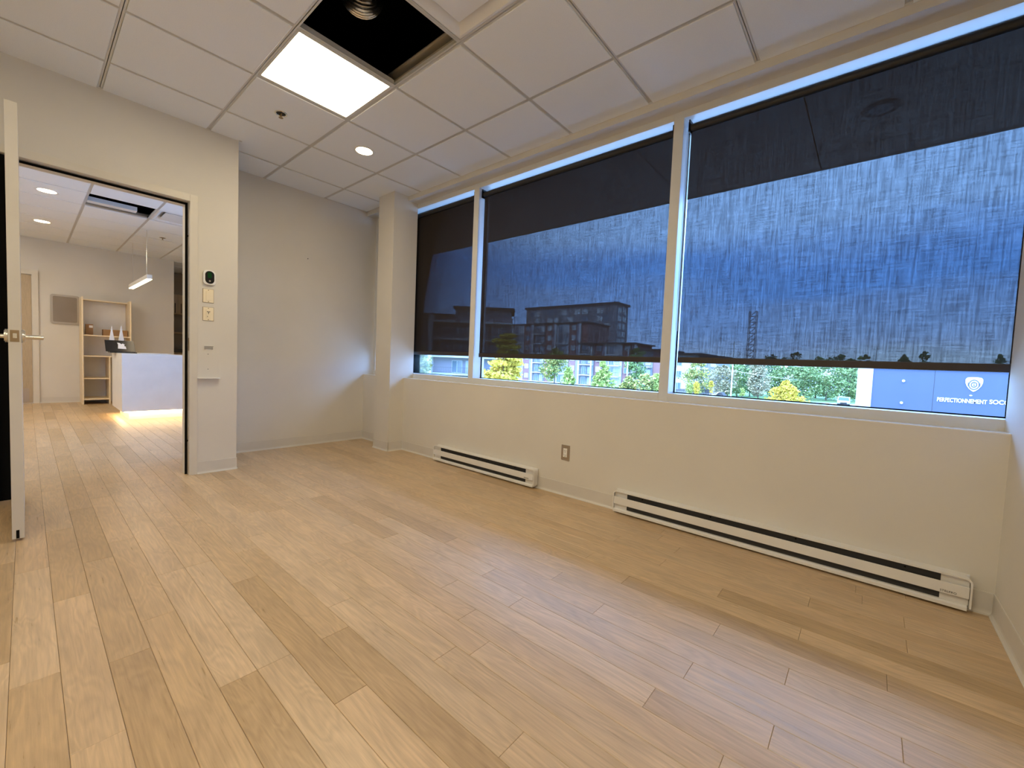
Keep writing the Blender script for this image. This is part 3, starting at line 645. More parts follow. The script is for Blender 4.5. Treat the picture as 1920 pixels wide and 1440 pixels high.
MB().box((-3.60, -1.885, .920), (-3.53, -1.615, .9215)).build('keys', M['slot'], lp)
Mx = Matrix.Rotation(math.radians(-44), 3, 'Y')
scx = Vector((-3.725, -1.765, 1.003)); scr = MB().obox(scx, .008, .318, .225, Mx).build('display_lid', M['lap'], lp, bevel=.002)
sg = MB(); pts = [(-.06, -.055), (.055, -.06), (.05, -.01), (.03, .0), (.04, .03), (.015, .05), (-.005, .035), (-.03, .06), (-.06, .065), (-.05, .02)]
vs_ = [scx + Mx @ Vector((.0045, .02 + p[0] * .8, p[1])) for p in pts] + [scx + Mx @ Vector((.0055, .02 + p[0] * .8, p[1])) for p in pts]; n = len(pts)
sg.add(vs_, [tuple(range(n, 2 * n))] + [(k, (k + 1) % n, n + (k + 1) % n, n + k) for k in range(n)]); sg.build('sticker', M['paper'], scr)
def pyramid(x, y, hh, s, label):
    tag(MB().add([(x - s, y - s, .907), (x + s, y - s, .907), (x + s, y + s, .907), (x - s, y + s, .907), (x, y, .907 + hh)], [(0, 3, 2, 1), (0, 1, 4), (1, 2, 4), (2, 3, 4), (3, 0, 4)]).build('paper_pyramid', M['paper']), label, 'paper pyramid', 'white paper pyramids on the reception desk')
pyramid(-3.885, -1.838, .40, .048, 'white paper pyramid on the desk, the one nearer the bookcase side'); pyramid(-3.885, -1.735, .42, .05, 'slightly taller grey-white paper pyramid on the desk')
tag(MB().box((-3.4, -1.62, .907), (-3.15, -1.28, .918)).build('desk_tray', M['plastic'], bevel=.003), 'flat white tray lying on the reception desk top', 'tray')
# pendant
pd = empty('pendant_light', (-4.07, -1.5, 2.0), 'slim linear pendant lamp hanging over the reception desk', 'pendant lamp')
MB().box((-4.87, -1.53, 1.985), (-3.27, -1.47, 2.045)).build('housing', M['plastic'], pd)
MB().box((-4.865, -1.528, 1.978), (-3.275, -1.472, 1.986)).build('lens', M['pend'], pd)
MB().tube([(-3.47, -1.5, 2.04), (-3.47, -1.5, H)], .004, 6).build('cable', M['chrome'], pd); MB().tube([(-4.69, -1.5, 2.04), (-4.69, -1.5, H)], .002, 6).build('cable', M['chrome'], pd)
# open ceiling hole over reception: loose fixture inside
lf = empty('loose_light_fixture', (-2.5, -1.9, H + .02), 'white strip fixture lying loose inside the open reception ceiling hole', 'light fixture')
MB().box((-2.70, -2.17, H + .02), (-2.58, -1.72, H + .07)).build('tray', M['plastic'], lf); MB().box((-2.77, -2.185, H + .008), (-2.735, -1.60, H + .04)).build('rail', M['galv'], lf)
# kitchenette in the alcove
kc = empty('upper_cabinet', (-7.45, -.3, 1.8), 'beige upper cabinet in the alcove past the desk', 'cabinet')
MB().box((-7.75, -.757, 1.785), (-7.36, -.02, 2.23)).build('body', M['cab'], kc)
for a, b_, hy in ((-.75, -.41, -.46), (-.405, -.03, -.35)):
    dd = MB().box((-7.36, a, 1.79), (-7.34, b_, 2.225)).build('door', M['cab'], kc); MB().box((-7.33, hy - .006, 1.81), (-7.315, hy + .006, 2.03)).box((-7.34, hy - .004, 1.82), (-7.33, hy + .004, 1.83)).build('handle', M['black'], dd)
tag(MB().box((-7.75, -.75, 1.355), (-7.45, -.02, 1.385)).build('wall_shelf', M['cab']), 'beige shelf under the cabinet in the alcove', 'shelf')
struct(MB().box((-7.752, -.757, 1.0), (-7.745, -.0, 1.785)).build('trim_backsplash', M['grout']))
struct(MB().box((-7.75, -.757, 2.235), (-7.36, -.0, H + .01)).build('trim_bulkhead', M['taupe']))
kb = empty('base_cabinet', (-7.45, -.3, 0), 'base cabinet with dark counter in the alcove', 'cabinet')
MB().box((-7.74, -.755, .0), (-7.3, -.02, .92)).build('body', M['cab'], kb); MB().box((-7.742, -.756, .92), (-7.27, -.01, 1.0)).build('counter', M['darktop'], kb)
# ------------------------------------------------------------------ outside
GZ = -4.15
X = dict(
    asphalt=mat('asphalt', (.46, .45, .43), .9, var=.1, vscale=.4), grass=mat('lawn', (.14, .22, .06), .95, var=.2, vscale=1.5), walk=mat('concrete', (.55, .53, .50), .9, var=.06),
    white=mat('white_cladding', (.46, .45, .44), .7), grey=mat('grey_render', (.17, .17, .18), .8), lilac=mat('shaded_render', (.20, .185, .21), .8), brick=brick_mat('red_brick', (.25, .11, .10), (.20, .085, .08), (.22, .18, .17)),  # lilac carries the blue shade of set-back walls in its colour
    pane=mat('far_window', (.10, .14, .17), .12, spec=.8), blind=mat('pale_panel', (.36, .37, .36), .6), rail=mat('dark_rail', (.06, .065, .07), .5), roof=mat('dark_roof', (.05, .045, .045), .8),
    blue=mat('blue_cladding', (.050, .062, .105), .6, var=.04, vscale=.5), sign=mat('sign_white', (.86, .86, .86), .5), trunk=mat('bark', (.16, .11, .07), .9, var=.2),
    soffit=mat('canopy_soffit', (.15, .13, .12), .7), fence=mat('dark_fence', (.07, .065, .065), .8), tan=mat('tan_board', (.60, .42, .25), .8),
    carp=mat('silver_car_paint', (.30, .32, .34), .3, .3), cargl=mat('car_glass', (.05, .07, .09), .1), rubber=mat('tyre', (.02, .02, .02), .9), lamp=mat('headlamp', (.8, .8, .8), .1),
    g1=leaf_mat('leaf_green', (.13, .20, .07), (.30, .36, .14)), g2=leaf_mat('leaf_lime', (.24, .31, .07), (.48, .48, .14)), g3=leaf_mat('leaf_yellow', (.50, .34, .04), (.70, .54, .09)), g4=leaf_mat('leaf_mixed', (.14, .22, .07), (.56, .44, .13)), g5=leaf_mat('leaf_deep', (.07, .13, .06), (.20, .25, .12)), g6=leaf_mat('leaf_brownish', (.24, .22, .12), (.42, .34, .20)),
)
def ground_pt(px, depth, z=GZ):
    d = ray(px, 700); p = CAM + d * depth; return Vector((p.x, p.y, z))
struct(MB().box((-300, .36, GZ - .3), (200, 420, GZ)).build('ground', X['asphalt']))
def quad_patch(name, pts, z, m):
    return struct(MB().add([(p.x, p.y, z) for p in pts] + [(p.x, p.y, z - .1) for p in pts], [(0, 1, 2, 3), (0, 4, 5, 1), (1, 5, 6, 2), (2, 6, 7, 3), (3, 7, 4, 0)]).build(name, m))
quad_patch('ground_lawn', [ground_pt(1290, 76), ground_pt(1400, 76), ground_pt(1420, 84), ground_pt(1270, 84)], GZ + .06, X['grass'])
quad_patch('ground_verge', [ground_pt(700, 52), ground_pt(1270, 62), ground_pt(1270, 100), ground_pt(640, 70)], GZ + .05, X['grass'])
quad_patch('ground_wood', [ground_pt(1380, 82), ground_pt(1640, 78), ground_pt(1640, 130), ground_pt(1330, 130)], GZ + .04, X['grass'])
quad_patch('sidewalk', [ground_pt(1400, 74), ground_pt(1610, 70), ground_pt(1610, 76), ground_pt(1400, 80)], GZ + .08, X['walk'])
# canopy over the windows
cn = struct(empty('roof_canopy', (2.5, 1.2, 2.9)))
pw = 1.22; x = -8.0
while x < 7.5:
    MB().box((x + .004, .36, 2.90), (min(x + pw, 7.5) - .004, 1.815, 2.93)).build('soffit_panel', X['soffit'], cn); MB().box((x + .004, 1.823, 2.90), (min(x + pw, 7.5) - .004, 2.14, 2.93)).build('soffit_panel', X['soffit'], cn); x += pw
MB().box((-8, .36, 2.93), (7.5, 2.14, 3.25)).box((-8, 2.14, 2.895), (7.5, 2.17, 3.27)).build('fascia', X['soffit'], cn)
MB().lathe((4.605, 1.293, 2.90), [(.07, .02), (.075, -.004), (.105, -.006), (.11, .0)], 24).build('light_trim', X['roof'], cn); MB().disc((4.605, 1.293, 2.894), (0, 0, 1), .072, .004, 20).build('light_lens', X['rail'], cn)

class Bld:
    """building in a local frame: u to the right along the facade, v out towards us, z up (world)"""
    def __init__(s, name, o, ang, label):
        s.o = Vector((o.x, o.y, 0)); s.U = Vector((math.cos(ang), math.sin(ang), 0)); s.V = Vector((math.sin(ang), -math.cos(ang), 0))
        s.root = empty(name, (o.x, o.y, GZ), label, 'building', 'buildings across the street')
        s.M = Matrix(((s.U.x, s.V.x, 0, o.x), (s.U.y, s.V.y, 0, o.y), (0, 0, 1, 0), (0, 0, 0, 1)))
    def part(s, name, m, boxes, parent=None):
        mb = MB()
        for a, b in boxes: mb.box(a, b)
        mb.v = [tuple(s.M @ Vector(v)) for v in mb.v]; return mb.build(name, m, parent or s.root)
    def window(s, u0, u1, z0, z1, v=0, m=None, panes=2):
        f = s.part('window', X['white'], [((u0, v - .05, z0), (u1, v + .06, z0 + .08)), ((u0, v - .05, z1 - .08), (u1, v + .06, z1)), ((u0, v - .05, z0), (u0 + .08, v + .06, z1)), ((u1 - .08, v - .05, z0), (u1, v + .06, z1)), (((u0 + u1) / 2 - .04, v - .05, z0), ((u0 + u1) / 2 + .04, v + .05, z1))])
        s.part('pane', m or X['pane'], [((u0 + .08, v - .03, z0 + .08), (u1 - .08, v + .02, z1 - .08))], f)
    def balcony(s, u0, u1, z, dep=1.6, h=1.05, posts=6):
        b = s.part('balcony', X['white'], [((u0, 0, z - .22), (u1, dep, z))])
        bars = [((u0, dep - .06, z + h - .05), (u1, dep - .02, z + h)), ((u0, dep - .06, z + .08), (u1, dep - .02, z + .12))]
        n = int((u1 - u0) / .28)
        bars += [((u0 + (u1 - u0) * k / n - .02, dep - .055, z), (u0 + (u1 - u0) * k / n + .02, dep - .025, z + h)) for k in range(n + 1)]
        s.part('railing', X['rail'], bars, b)
        return b
ANG = math.atan2(RT.y, RT.x)
A = Bld('apartment_building', ground_pt(835, 75), ANG, 'pale low apartment block farthest left, seen under the narrow blind')
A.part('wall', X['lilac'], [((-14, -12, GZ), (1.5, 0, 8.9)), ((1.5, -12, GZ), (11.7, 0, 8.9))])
A.part('penthouse', X['grey'], [((1.4, -10, 8.9), (11.5, -.6, 10.4))]); A.part('roof', X['roof'], [((-14.3, -12, 8.9), (1.4, .5, 9.25)), ((1.0, -10.3, 10.4), (12, .1, 10.75))])
for i, z in enumerate((-1.25, 1.85, 4.95, 8.0)):
    A.part('beam', X['white'], [((-2.4, 0, z - .3), (11.7, 1.7, z))])
    for u0, u1 in ((-2.2, 1.7), (2.2, 6.0), (6.6, 11.4)):
        if i < 3: A.balcony(u0, u1, z + .02, 1.7)
    for u0, u1, m in ((1.1, 3.0, X['pane']), (3.6, 5.4, X['blind']), (8, 10.5, X['pane'])):
        if i < 3: A.window(u0, u1, z + .1, z + 2.3, .02, m)
    for u0 in (-12.5, -9.5, -6.5): A.window(u0, u0 + 1.8, z - 2.0, z - .5, .02)
A.part('column', X['white'], [((-2.9, 0, GZ), (-2.2, 1.8, 8.9))]); A.part('column', X['white'], [((6.05, 1.2, GZ), (6.35, 1.7, 8.9))])
gr = A.part('barbecue', X['roof'], [((4.2, .7, -.95), (5.2, 1.3, -.75)), ((4.3, .8, -1.2), (4.4, .9, -.95)), ((5.0, .8, -1.2), (5.1, .9, -.95)), ((4.3, .75, -.75), (5.1, 1.25, -.45))])

YB_ = 100
def ux(px, Y=YB_): return at_y(px, 690, Y).x
B = Bld('brick_apartments', Vector((ux(1100), YB_, 0)), 0, 'long red brick apartment building with white balconies across the street')
x0 = ux(940) - ux(1100); x1 = ux(1100) - ux(1100); x2 = ux(1186) - ux(1100); x3 = ux(1246) - ux(1100)
B.part('wall', X['brick'], [((x0, -12, GZ), (x1, 0, 13.0))]); B.part('wall', X['brick'], [((x1, -12, GZ), (x2, -.3, 7.2))]); B.part('wall', X['brick'], [((x2, -12, GZ), (x3, -.1, 5.6))])
B.part('roof', X['roof'], [((x0, -12.3, 13.0), (x1 + .4, .5, 13.4)), ((x1 - 3, -12.3, 7.2), (x2 + .8, 1.2, 7.55)), ((x2 - 1.5, -12.3, 5.6), (x3 + .5, .8, 5.95))])
u = x0 + 1.0; k = 0
while u < x3 - 3:
    top = 13 if u < x1 - 3 else (7.2 if u < x2 - 2 else 5.6)
    if k % 2 == 0:
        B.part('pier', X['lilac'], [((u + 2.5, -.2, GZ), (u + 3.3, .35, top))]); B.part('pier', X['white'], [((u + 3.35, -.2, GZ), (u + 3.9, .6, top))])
        z = -4.3
        while z + 2.6 < top: B.window(u + .5, u + 2.1, z + .9, z + 2.4, .06, X['blind'] if (k + int(z)) % 3 else X['pane']); z += 2.9
        u += 4.0
    else:
        B.part('bay_wall', X['white'] if k % 4 == 1 else X['grey'], [((u, -.4, GZ), (u + 4.2, .08, top))])
        z = -4.3
        while z + 2.6 < top:
            if z > -4: B.balcony(u + .1, u + 4.1, z, 1.6)
            B.window(u + .5, u + 1.9, z + .1, z + 2.3, .12); B.window(u + 2.4, u + 3.7, z + .3, z + 2.2, .12, X['blind']); z += 2.9
        u += 4.4
    k += 1
YC_ = 150
Cb = Bld('tall_apartment_tower', Vector((ux(983, YC_), YC_, 0)), 0, 'tallest block on the skyline, seen through the middle blind')
cw = ux(1150, YC_) - ux(983, YC_); zt = at_y(983, 578, YC_).z
Cb.part('wall', X['grey'], [((0, -10.5, GZ), (cw, 0, zt - .8))]); Cb.part('roof', X['roof'], [((-.6, -11, zt - .8), (cw + .6, .6, zt))])
for fl in range(8):
    z = zt - 4.2 - fl * 3.1
    for c in range(12):
        u0 = 1.5 + c * (cw - 3) / 12
        if (fl * 5 + c * 3) % 7 < 4: Cb.part('window', X['blind'] if (c + fl) % 3 else X['pane'], [((u0, -.05, z), (u0 + (cw - 3) / 12 * .8, .05, z + 2.1))])
    Cb.part('window', X['blind'], [((cw - .05, -8.5, z), (cw + .05, -5.6, z + 2.1))]); Cb.part('window', X['blind'], [((cw - .05, -4.4, z), (cw + .05, -1.4, z + 2.1))])
D = Bld('white_apartments', Vector((ux(1262), YB_, 0)), 0, 'low pale apartment block just past the wide mullion, behind the dark fence')
dw = ux(1346) - ux(1262)
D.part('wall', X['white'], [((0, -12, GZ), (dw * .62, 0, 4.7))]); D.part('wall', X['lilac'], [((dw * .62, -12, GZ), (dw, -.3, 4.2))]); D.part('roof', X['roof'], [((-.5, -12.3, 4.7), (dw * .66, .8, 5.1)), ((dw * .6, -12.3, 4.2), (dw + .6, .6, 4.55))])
for z in (-3.6, -.8, 2.0):
    for u0 in (.5, 4.2): D.window(u0, u0 + 1.6, z, z + 1.6, .05)
    D.balcony(dw * .62, dw * .8, z - .3, 1.4); D.window(dw * .66, dw * .76, z - .2, z + 1.9, -.2); D.window(dw * .84, dw * .95, z, z + 1.7, -.25, X['blind'])

# blue hall with lettering
YF_ = 62
fx = lambda px: at_y(px, 715, YF_).x
F = Bld('sports_hall', Vector((fx(1636), YF_, 0)), 0, 'blue sports hall with white shield and lettering')
zt = at_y(1636, 690, YF_).z; fw = fx(2150) - fx(1636)
F.part('wall', X['blue'], [((0, -25, GZ), (fx(1752) - fx(1636) - .03, 0, zt))]); F.part('wall', X['blue'], [((fx(1752) - fx(1636) + .03, -25, GZ), (fw, 0, zt))])
F.part('seam', X['rail'], [((fx(1752) - fx(1636) - .03, -25, GZ), (fx(1752) - fx(1636) + .03, -.05, zt))])
F.part('end_wall', X['white'], [((fx(1607) - fx(1636), -25, GZ), (0, .1, zt + .05))]); F.part('coping', X['white'], [((fx(1607) - fx(1636) - .1, -25, zt), (fw, .18, zt + .14))])
for p in ((1694, 714), (1690, 755)):
    q = at_y(*p, YF_); MB().disc((q.x, YF_, q.z), (0, -1, 0), .13, .18, 12).build('wall_lamp', X['sign'], F.root)
def sign_text(body, px0, px1, py, hgt):
    q0, q1 = at_y(px0, py, YF_), at_y(px1, py, YF_)
    me = text('lettering', body, 1.0, Matrix.Identity(4), X['sign'], None, .03, .014, 'LEFT')
    xs = [v.co.x + me.location.x for v in me.data.vertices]; zs = [v.co.y for v in me.data.vertices]
    a, b_ = min(xs), max(xs); h_ = max(zs) - min(zs); dat = me.data; ox, oy, oz = me.location
    dat.transform(Matrix.Translation((ox, oy, oz))); bpy.data.objects.remove(me)
    cy = (max(v.co.y for v in dat.vertices) + min(v.co.y for v in dat.vertices)) / 2
    sx = (q1.x - q0.x) / (b_ - a); sz = hgt / h_
    dat.transform(Matrix.Translation((q0.x, YF_ - .04, q0.z)) @ FACE_NEG_Y @ Matrix.Diagonal((sx, sz, 1, 1)) @ Matrix.Translation((-a, -cy, 0)))
    return link('lettering', dat, F.root)
sign_text('PERFECTIONNEMENT', 1757, 1851, 748.5, .44); sign_text('SOCCER', 1855, 1909, 753.3, .44)
c_ = at_y(1826, 721, YF_); sw, shh = at_y(1843, 721, YF_).x - at_y(1810, 721, YF_).x, at_y(1826, 708, YF_).z - at_y(1826, 735, YF_).z
prof = [(-.42, .46), (-.2, .5), (.2, .5), (.42, .46), (.5, .34), (.49, .1), (.42, -.1), (.28, -.3), (.08, -.47), (0, -.5), (-.08, -.47), (-.28, -.3), (-.42, -.1), (-.49, .1), (-.5, .34)]
shp = lambda s_, dy: [(c_.x + p[0] * sw * s_, c_.z + (p[1] + dy) * shh * s_) for p in prof]
em = MB().prism(shp(1, 0), 'y', YF_ - .08, YF_).build('shield_emblem', X['sign'], F.root)
rg = MB()
for r0, r1, yy in ((.33, .26, .10), (.19, .12, .10)):
    n = 28; vs_ = []
    for r in (r0, r1):
        vs_ += [(c_.x + math.cos(2 * PI * k / n) * r * sw, YF_ - yy, c_.z - .02 * shh + math.sin(2 * PI * k / n) * r * shh * 1.1) for k in range(n)]
    rg.add(vs_, [(k, (k + 1) % n, n + (k + 1) % n, n + k) for k in range(n)])
rg.box((c_.x - .03 * sw, YF_ - .10, c_.z - .12 * shh), (c_.x + .02 * sw, YF_ - .08, c_.z + .10 * shh)).box((c_.x - .03 * sw, YF_ - .10, c_.z - .12 * shh), (c_.x + .07 * sw, YF_ - .08, c_.z - .07 * shh))
rg.box((c_.x - .36 * sw, YF_ - .10, c_.z - .14 * shh), (c_.x - .32 * sw, YF_ - .08, c_.z + .14 * shh)).box((c_.x + .32 * sw, YF_ - .10, c_.z - .14 * shh), (c_.x + .36 * sw, YF_ - .08, c_.z + .14 * shh))
rg.build('emblem_lines', X['rail'], em)
q = at_y(1820, 741.5, YF_); MB().prism([(q.x - .13, q.z), (q.x, q.z - .07), (q.x + .13, q.z), (q.x, q.z + .07)], 'y', YF_ - .06, YF_).build('sign_mark', X['sign'], F.root)

# trees
def tree(name, px, ytop, ybot, wpx, depth, m, label, shape='round', n=900, leaf=.24, base_z=None, seed=0):
    rnd = random.Random(seed + px)
    hp = CAM + ray(px, 700) * depth; s = depth / FPX
    dd = ray(px, 700); hz = 700 + dd.z * FPX / UP.z
    zt_ = CAM.z + (hz - ytop) * s; zb_ = CAM.z + (hz - ybot) * s; w_ = wpx * s / 2; gz = GZ if base_z is None else base_z
    zb_ = max(zb_, gz + .5)
    root = empty(name, (hp.x, hp.y, gz), label, 'tree', 'trees outside the windows')
    tr_ = max(.09, (zt_ - gz) * .016)
    tb = MB().tube([(hp.x, hp.y, gz), (hp.x + .05, hp.y, (gz + zb_) / 2), (hp.x, hp.y, zb_ + .2), (hp.x + .08, hp.y, zb_ + (zt_ - zb_) * .7)], tr_, 7, radii=[tr_ * 1.2, tr_, tr_ * .8, tr_ * .3])
    for q in range(5):
        a = rnd.uniform(0, 2 * PI); z0 = zb_ + (zt_ - zb_) * rnd.uniform(.05, .5); l = w_ * rnd.uniform(.5, .8)
        tb.tube([(hp.x, hp.y, z0), (hp.x + math.cos(a) * l, hp.y + math.sin(a) * l, z0 + l * .6)], tr_ * .4, 5, radii=[tr_ * .45, tr_ * .15])
    tb.build('trunk', X['trunk'], root)
    n = int(n * 1.7); leaf *= .85; lv = MB(); cl = []
    for q in range(46):
        t = rnd.random(); zc = zb_ + (zt_ - zb_) * (.06 + .9 * t)
        if shape == 'cone': rr = w_ * (1.02 - t) ** .75
        elif shape == 'tier': rr = w_ * (1.1 - t * .6); zc = zb_ + (zt_ - zb_) * (round(t * 9) / 9)
        else: rr = w_ * math.sqrt(max(.05, 1 - (2 * t - .85) ** 2 / 1.35))
        a = rnd.uniform(0, 2 * PI); r_ = rr * rnd.uniform(.25, .85)
        cl.append((hp.x + math.cos(a) * r_, hp.y + math.sin(a) * r_, zc, max(.3, rr * .45)))
    cl.append((hp.x, hp.y, zt_ - .25, .25))
    for q in range(n):
        cx, cy, cz, cr_ = cl[q % len(cl)]
        d = Vector((rnd.gauss(0, 1), rnd.gauss(0, 1), rnd.gauss(0, 1))).normalized() * cr_ * rnd.uniform(.5, 1.05)
        p = Vector((cx + d.x, cy + d.y, cz + d.z * (.35 if shape == 'tier' else .75)))
        a = Vector((rnd.gauss(0, 1), rnd.gauss(0, 1), rnd.gauss(0, .6))).normalized(); b_ = a.cross(Vector((rnd.gauss(0, 1), rnd.gauss(0, 1), rnd.gauss(0, 1)))).normalized()
        l = leaf * rnd.uniform(.7, 1.3)
        lv.add([p - a * l, p + b_ * l * .6, p + a * l, p - b_ * l * .6], [(0, 1, 2, 3)])
    me = lv.mesh('foliage', m); o = link('foliage', me, root); o['kind'] = 'stuff'
    return root
tree('leafy_tree', 782, 645, 712, 46, 60, X['g4'], 'green and yellow tree at the left end, beside the column', n=1500)
tree('yellow_tree', 943, 630, 722, 84, 56, X['g3'], 'broad golden tree in front of the brick apartments', 'tier', n=2600, leaf=.30)
tree('leafy_tree', 1040, 652, 716, 54, 70, X['g4'], 'tall mixed green tree right of the golden layered tree', n=1500)
tree('leafy_tree', 1066, 690, 730, 46, 62, X['g2'], 'low lime green cone tree left of the white pole', 'cone', n=1200)
tree('leafy_tree', 1130, 676, 732, 54, 62, X['g2'], 'large lime green cone tree right of the white pole', 'cone', n=1500)
tree('leafy_tree', 1192, 652, 712, 38, 74, X['g1'], 'darker green tree in front of the last brick balconies', n=1300)
tree('shrubby_tree', 1180, 706, 738, 30, 66, X['g4'], 'small pale tree beneath the last brick balconies', n=800)
tree('shrubby_tree', 1212, 700, 738, 36, 64, X['g4'], 'low bushy tree, second from the wide mullion', n=900)
tree('shrubby_tree', 1236, 700, 738, 34, 64, X['g2'], 'low bushy tree touching the wide mullion', n=900)
tree('leafy_tree', 1306, 676, 738, 50, 78, X['g4'], 'rounded yellow green tree behind the dark fence', n=1500)
tree('young_tree', 1294, 717, 738, 12, 72, X['g2'], 'young small tree in front of the dark fence, nearer the mullion', n=400, leaf=.14)
tree('young_tree', 1308, 716, 738, 12, 72, X['g3'], 'young yellow tree in front of the dark fence', n=400, leaf=.14)
tree('young_tree', 1335, 714, 736, 8, 76, X['g3'], 'slim yellow sapling above the tan board', n=300, leaf=.14)
tree('yellow_tree', 1476, 713, 768, 78, 60, X['g3'], 'bright yellow spreading tree in front of the wood', 'cone', n=1800, leaf=.22)
tree('young_tree', 1394, 728, 742, 9, 78, X['g2'], 'tiny lime bush at the foot of the wood', n=300, leaf=.14)
wood = [(1356, 684, 44, 84, 'g6'), (1384, 676, 40, 88, 'g1'), (1408, 672, 44, 90, 'g5'), (1424, 676, 34, 82, 'g6'), (1446, 664, 46, 96, 'g5'), (1468, 670, 44, 90, 'g1'), (1492, 660, 46, 98, 'g5'), (1510, 676, 46, 86, 'g1'), (1532, 668, 50, 94, 'g1'), (1552, 674, 50, 86, 'g1'), (1574, 664, 48, 92, 'g5'), (1594, 672, 44, 86, 'g1'), (1612, 668, 40, 92, 'g1')]
ordn = ['first', 'second', 'third', 'fourth', 'fifth', 'sixth', 'seventh', 'eighth', 'ninth', 'tenth', 'eleventh', 'twelfth', 'thirteenth']
for i, (px, yt, wp, dp, g) in enumerate(wood):
    tree('woodland_tree', px, yt, 752, wp * 1.15, dp, X[g], '%s %s tree of the wood, counting from the light pole to the blue hall' % (ordn[i], {'g6': 'brownish', 'g1': 'mid green', 'g5': 'deep green'}[g]), n=1500, leaf=.26, seed=i)
for i, (px, yt, wp) in enumerate(((1620, 664, 22), (1692, 664, 20), (1730, 658, 26), (1872, 664, 26))):
    tree('distant_tree', px, yt, 720, wp, 92, X['g5'], ['%s dark treetop above the blue hall roof, counting from the wood' % ordn[i]][0], n=900, seed=i + 50)
# poles, wires, tower, fence, board, car
def pole(px, depth, ytop, label, r=.11, mm=None, arm=0):
    p = ground_pt(px, depth); s = depth / FPX; hz = 700 + ray(px, 700).z * FPX / UP.z
    o = empty('utility_pole', p, label, 'pole'); zt_ = CAM.z + (hz - ytop) * s
    MB().tube([p, (p.x, p.y, zt_)], r, 8, radii=[r * 1.15, r * .8]).build('shaft', mm or X['walk'], o)
    if arm: MB().box((p.x - arm, p.y - .05, zt_ - .6), (p.x + arm, p.y + .05, zt_ - .5)).build('cross_arm', mm or X['walk'], o)
    return o, p
pole(1107, 68, 652, 'white pole between the two lime green cone trees', .14); pole(1176, 70, 655, 'white pole in front of the last brick balconies', .11)
po, pp = pole(1373, 76, 640, 'pale light pole at the edge of the wood', .11, arm=.9)
pr, q2 = pole(1640, 100, 650, 'far pole standing behind the blue hall end wall', .12, arm=.9)
for dz, k in ((-1.0, 0), (-2.2, 1), (-4.9, 2)):
    a = Vector((pp.x, pp.y - .1, 6.2 + dz)); b_ = Vector((q2.x, q2.y - .1, 5.2 + dz)); pts = [a.lerp(b_, t / 12) + Vector((0, 0, -1.0 * (1 - (2 * t / 12 - 1) ** 2))) for t in range(13)]
    MB().tube(pts, .025, 5).build('wire', X['sign'], po)
p = ground_pt(1405, 150); tw = empty('distant_tower', p, 'faint slim tower on the skyline seen through the widest blind', 'tower')
for sx in (-1.1, 1.1):
    for sy in (-1.1, 1.1): MB().tube([(p.x + sx * 1.1, p.y + sy * 1.1, GZ), (p.x + sx, p.y + sy, 23)], .14, 5).build('leg', X['grey'], tw)
br = MB(); z = GZ + 1
while z < 22.5:
    br.box((p.x - 1.2, p.y - 1.25, z), (p.x + 1.2, p.y - 1.1, z + .3)); br.tube([(p.x - 1.1, p.y - 1.15, z), (p.x + 1.1, p.y - 1.15, z + 2)], .12, 4); z += 2
o = br.build('bracing', X['grey'], tw); o['kind'] = 'stuff'
fp0, fp1 = ground_pt(1262, 76), ground_pt(1332, 80)
fe = empty('slat_fence', (fp0 + fp1) / 2, 'dark slat fence in front of the low pale block', 'fence')
sl = MB(); n = 40
for k in range(n + 1):
    a = fp0.lerp(fp1, k / n); sl.box((a.x - .07, a.y - .02, GZ), (a.x + .05, a.y + .02, GZ + 1.7))
o = sl.build('slats', X['fence'], fe); o['kind'] = 'stuff'
def bar(mb, a, b_, hh): mb.add([(a.x, a.y + .02, a.z), (b_.x, b_.y + .02, b_.z), (b_.x, b_.y + .06, b_.z), (a.x, a.y + .06, a.z), (a.x, a.y + .02, a.z + hh), (b_.x, b_.y + .02, b_.z + hh), (b_.x, b_.y + .06, b_.z + hh), (a.x, a.y + .06, a.z + hh)], [(0, 3, 2, 1), (4, 5, 6, 7), (0, 1, 5, 4), (1, 2, 6, 5), (2, 3, 7, 6), (3, 0, 4, 7)]); return mb
bar(MB(), fp0 + Vector((0, 0, .3)), fp1 + Vector((0, 0, .3)), .1).build('rail', X['fence'], fe); bar(MB(), fp0 + Vector((0, 0, 1.4)), fp1 + Vector((0, 0, 1.4)), .1).build('rail', X['fence'], fe)
p = ground_pt(1345, 77); sb = empty('lean_to', p, 'small dark lean-to with a sloping tan edge board by the fence', 'lean-to')
MB().prism([(p.x - .7, GZ + .05), (p.x + 1.9, GZ + .05), (p.x + .9, GZ + 1.3), (p.x + .4, GZ + 1.3)], 'y', p.y, p.y + 2).build('body', X['roof'], sb)
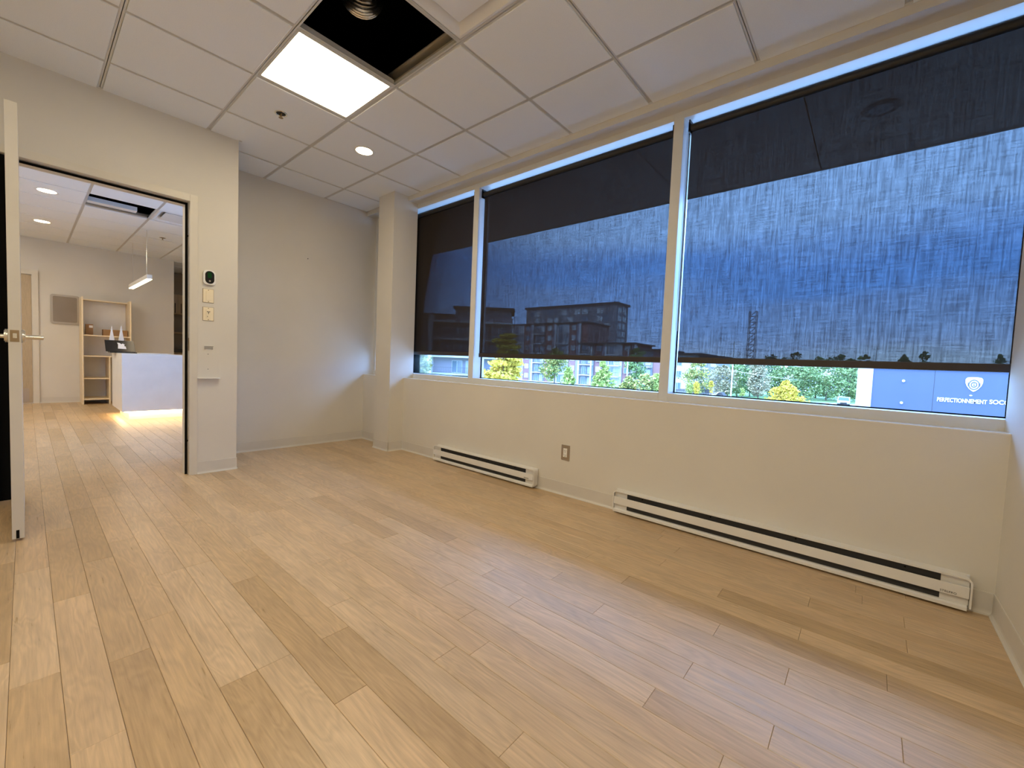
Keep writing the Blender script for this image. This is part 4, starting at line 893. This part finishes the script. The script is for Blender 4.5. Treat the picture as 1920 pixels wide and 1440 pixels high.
MB().prism([(p.x - .9, GZ + .05), (p.x - .6, GZ + .05), (p.x + .55, GZ + 1.38), (p.x + .25, GZ + 1.38)], 'y', p.y - .25, p.y + 2.1).build('edge_board', X['tan'], sb)
# car facing us
p = ground_pt(1586, 73); car = empty('car', p, 'silver car parked facing us beside the white end of the blue hall', 'car')
ca = math.atan2(CAM.y - p.y, CAM.x - p.x) + PI / 2
CM = Matrix.Translation(p) @ Matrix.Rotation(ca, 4, 'Z')          # local: -y front, x across
def cpart(name, m, mb, parent=None, **k):
    mb.v = [tuple(CM @ Vector(v)) for v in mb.v]; return mb.build(name, m, parent or car, **k)
side = [(-2.15, .32), (-2.2, .62), (-2.1, .88), (-1.15, 1.02), (-.35, 1.55), (.2, 1.62), (1.3, 1.6), (1.95, 1.1), (2.15, 1.0), (2.15, .34)]
body = cpart('body', X['carp'], MB().prism(side, 'x', -.88, .88), smooth=True, bevel=.06)
cpart('windscreen', X['cargl'], MB().add([(-.76, -1.16, 1.05), (.76, -1.16, 1.05), (.66, -.42, 1.53), (-.66, -.42, 1.53), (-.76, -1.12, 1.0), (.76, -1.12, 1.0), (.66, -.38, 1.5), (-.66, -.38, 1.5)], [(0, 1, 2, 3), (7, 6, 5, 4), (0, 4, 5, 1), (1, 5, 6, 2), (2, 6, 7, 3), (3, 7, 4, 0)]))
for s in (-1, 1):
    cpart('headlamp', X['lamp'], MB().box((s * .84, -2.21, .66), (s * .5, -2.1, .82))); cpart('mirror', X['carp'], MB().box((s * .88, -.95, 1.0), (s * 1.05, -.8, 1.16)))
    for yy in (-1.35, 1.35): cpart('wheel', X['rubber'], MB().tube([(s * .72, yy, .33), (s * .9, yy, .33)], .33, 18))
    cpart('side_window', X['cargl'], MB().add([(s * .885, -.8, 1.05), (s * .885, 1.5, 1.08), (s * .885, 1.2, 1.5), (s * .885, -.3, 1.5)], [(0, 1, 2, 3)]))
cpart('grille', X['rubber'], MB().box((-.45, -2.22, .5), (.45, -2.12, .72))); cpart('bumper', X['rubber'], MB().box((-.84, -2.22, .3), (.84, -2.0, .48)))
